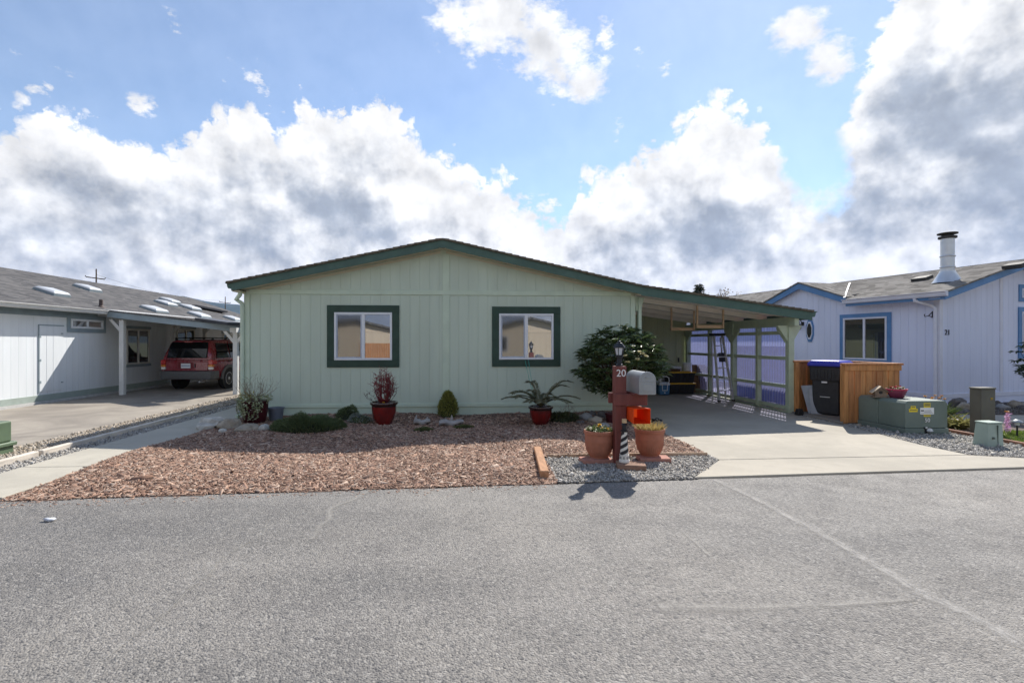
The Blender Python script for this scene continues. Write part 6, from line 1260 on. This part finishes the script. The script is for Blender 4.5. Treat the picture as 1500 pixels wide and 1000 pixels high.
# small stone by the enclosure
c = G(1258, 625); o = rock('rock', (c.x, c.y, .005), (.13, .10, .07), stones[1], seed=77); tag(o, 'small flat tan stone between cedar enclosure and transformer cabinet', 'rock')
# debris on the road
c = G(72, 763); o = rock('litter', (c.x, c.y, .004), (.09, .045, .03), M('litter_pale', (.50, .52, .56), .7, .2), seed=5, rough=.9, sub=2); tag(o, 'pale blue scrap of litter lying on the road', 'litter')

# ================================================================== far things
def trunk_tree(name, label, base, h, cat, seedv, bare, mat_leaf=None, group=None, lean=0.):
    t = thing(name, label, cat, base, 0, group); random.seed(seedv); k = MB(); ends = []
    def grow(p, d, L, r, lv):
        n_ = 4; pts = [p]; q = p
        for i in range(n_): d = (d+Vector((random.gauss(0, .12), random.gauss(0, .12), random.gauss(.04, .06)))).normalized(); q = q+d*L/n_; pts.append(q)
        k.tube(pts, [r*(1-.55*i/n_) for i in range(n_+1)], 5 if lv < 2 else 3, False)
        if lv == 4: ends.append(q); return
        for i in range(4 if lv < 3 else 5):
            f = random.uniform(.45, 1); b = pts[min(n_, int(f*n_))]; a = random.uniform(0, 6.28); dd = (d*.75+Vector((math.cos(a), math.sin(a), .35))*.75).normalized(); grow(b, dd, L*random.uniform(.5, .72), r*.42, lv+1)
    grow(Vector((0, 0, -.1)), Vector((lean, 0, 1)), h*.42, h*.022, 0)
    k.build('trunk', m_bark, t)
    if mat_leaf and ends:
        e = np.array([tuple(q) for q in ends]); e = np.repeat(e, 3, 0)+rng.normal(0, .1, (len(e)*3, 3)); leaf_mesh('crown', e, rng.normal(0, 1, e.shape), .20, .12, mat_leaf, t)
    return t
def far(px, Y): p = PY(px, 480, Y); return (p.x, Y, -.06)
def hgt(py, px, Y): return PY(px, py, Y).z
m_catk = green('catkin_leaves', [(.22, .22, .07), (.30, .28, .10), (.15, .16, .05)], .3); m_twg = green('bare_buds', [(.22, .17, .12), (.30, .24, .18), (.16, .13, .10)], .2)
trunk_tree('bare_tree', 'sparse budding tree beside the conifer beyond the carport roof', far(1044, 40), hgt(421, 1044, 40)*1.28, 'tree', 11, True, m_catk)
trunk_tree('bare_tree', 'bare grey tree beyond the carport roof', far(1072, 44), hgt(419, 1072, 44)*1.28, 'tree', 12, True, m_twg, 'bare trees beyond the roofs')
trunk_tree('bare_tree', 'bare tree standing behind the cross gable of the lavender house', far(1192, 42), hgt(402, 1192, 42)*1.28, 'tree', 13, True, m_twg, 'bare trees beyond the roofs')
CF = thing('conifer_tree', 'dark conifer top showing above the green carport roof', 'tree', far(1024, 42)); Hc = hgt(417, 1024, 42); MB().tube([(0, 0, -.1), (0, 0, Hc)], [.16, .02], 8).build('trunk', m_bark, CF); P_, D_ = [], []
for i in range(260):
    f = random.random()**.8; z = Hc*(.15+.85*f); L = (1-f)*1.5+.25; a = random.uniform(0, 6.28)
    for j in range(22): s = L*(j+1)/22; P_.append((s*math.cos(a), s*math.sin(a), z-.12*s+.05*random.random())); D_.append((math.cos(a)+random.gauss(0, .6), math.sin(a)+random.gauss(0, .6), random.gauss(.2, .3)))
leaf_mesh('crown', np.array(P_), np.array(D_), .20, .06, green('conifer_far', [(.022, .04, .018), (.035, .06, .025), (.05, .07, .03)], .1), CF)
m_pole = M('utility_pole', (.10, .07, .055), .85, .2, 3)
for px, py, Y, lab in ((141, 393, 55, 'wooden utility pole rising behind the near part of the left roof'), (330, 434, 85, 'wooden utility pole in front of the blue hill')):
    h = hgt(py, px, Y); t = thing('utility_pole', lab, 'pole', far(px, Y), 0, 'utility poles behind the left house'); MB().tube([(0, 0, -.2), (0, 0, h)], [.11, .06], 8).build('pole', m_pole, t)
    MB().obox((0, -.12, h-1.0), (1.6, .09, .1), (0, R(6), R(25))).build('crossarm', m_pole, t)
    for x in (-.85, .85): MB().lathe([(.04, 0), (.05, .08), (.02, .14)], (x*.9, -.12+x*.4, h-.95-x*.08), 8).build('insulator', m_lamp, t)
a = Vector(far(141, 55)); b = Vector(far(330, 85))
for i, dz in enumerate((.6, 1.5, 2.6)):
    p0 = a+Vector((0, 0, hgt(393, 141, 55)-dz)); p1 = b+Vector((0, 0, hgt(434, 330, 85)-dz)); pts = [p0.lerp(p1, f)-Vector((0, 0, 3.2*f*(1-f))) for f in np.linspace(0, 1, 14)]; ext = [p1+(p1-p0)*f-Vector((0, 0, 3*f*(1-f))) for f in (.3, .7, 1.)]
    t = MB().tube(pts, .012, 4).build('overhead_wire', m_lamp); tag(t, ('top', 'middle', 'lowest')[i]+' overhead wire strung between the two utility poles', 'wire')
# forested ridge on the horizon
m_hill = M('forested_hill', (.035, .05, .028), .95, .4, .004, col2=(.06, .075, .04))
def ridge_mesh():
    N = 180; K = 12; V = []; F = []
    for i in range(N):
        az = R(-75+150*i/(N-1)); e = math.degrees(az); prof_h = 330+260*math.exp(-((e+28)/13)**2)+90*mnoise.noise(Vector((e*.11, 0, 0)))+35*mnoise.noise(Vector((e*.5, 2, 0)))
        for j in range(K): f = j/(K-1); rdist = 5200+2800*f; z = prof_h*math.sin(f*math.pi*.5)**1.4+25*mnoise.noise(Vector((e*.4, f*6, 1)))*f-2; V.append((rdist*math.sin(az), rdist*math.cos(az), z))
    for i in range(N-1):
        for j in range(K-1): F.append((i*K+j, (i+1)*K+j, (i+1)*K+j+1, i*K+j+1))
    return np_mesh('hills', np.array(V), np.array(F), m_hill, smooth=True)
tag(ridge_mesh(), kind='structure')

# the air: pale haze that turns the far ridge blue
hz_ = MB().box(-11000, 11000, -8500, 11500, -3, 900)
m_hz = bpy.data.materials.new('haze'); m_hz.use_nodes = True; ht = NT(m_hz.node_tree); m_hz.node_tree.nodes.clear()
hv = ht.n('ShaderNodeVolumePrincipled'); hv.inputs['Color'].default_value = (.16, .40, 1.0, 1); hv.inputs['Density'].default_value = 3e-5; hv.inputs['Anisotropy'].default_value = .2
ho = ht.n('ShaderNodeOutputMaterial'); ht.link(hv.outputs[0], ho.inputs['Volume'])
tag(hz_.build('haze', m_hz), kind='stuff')
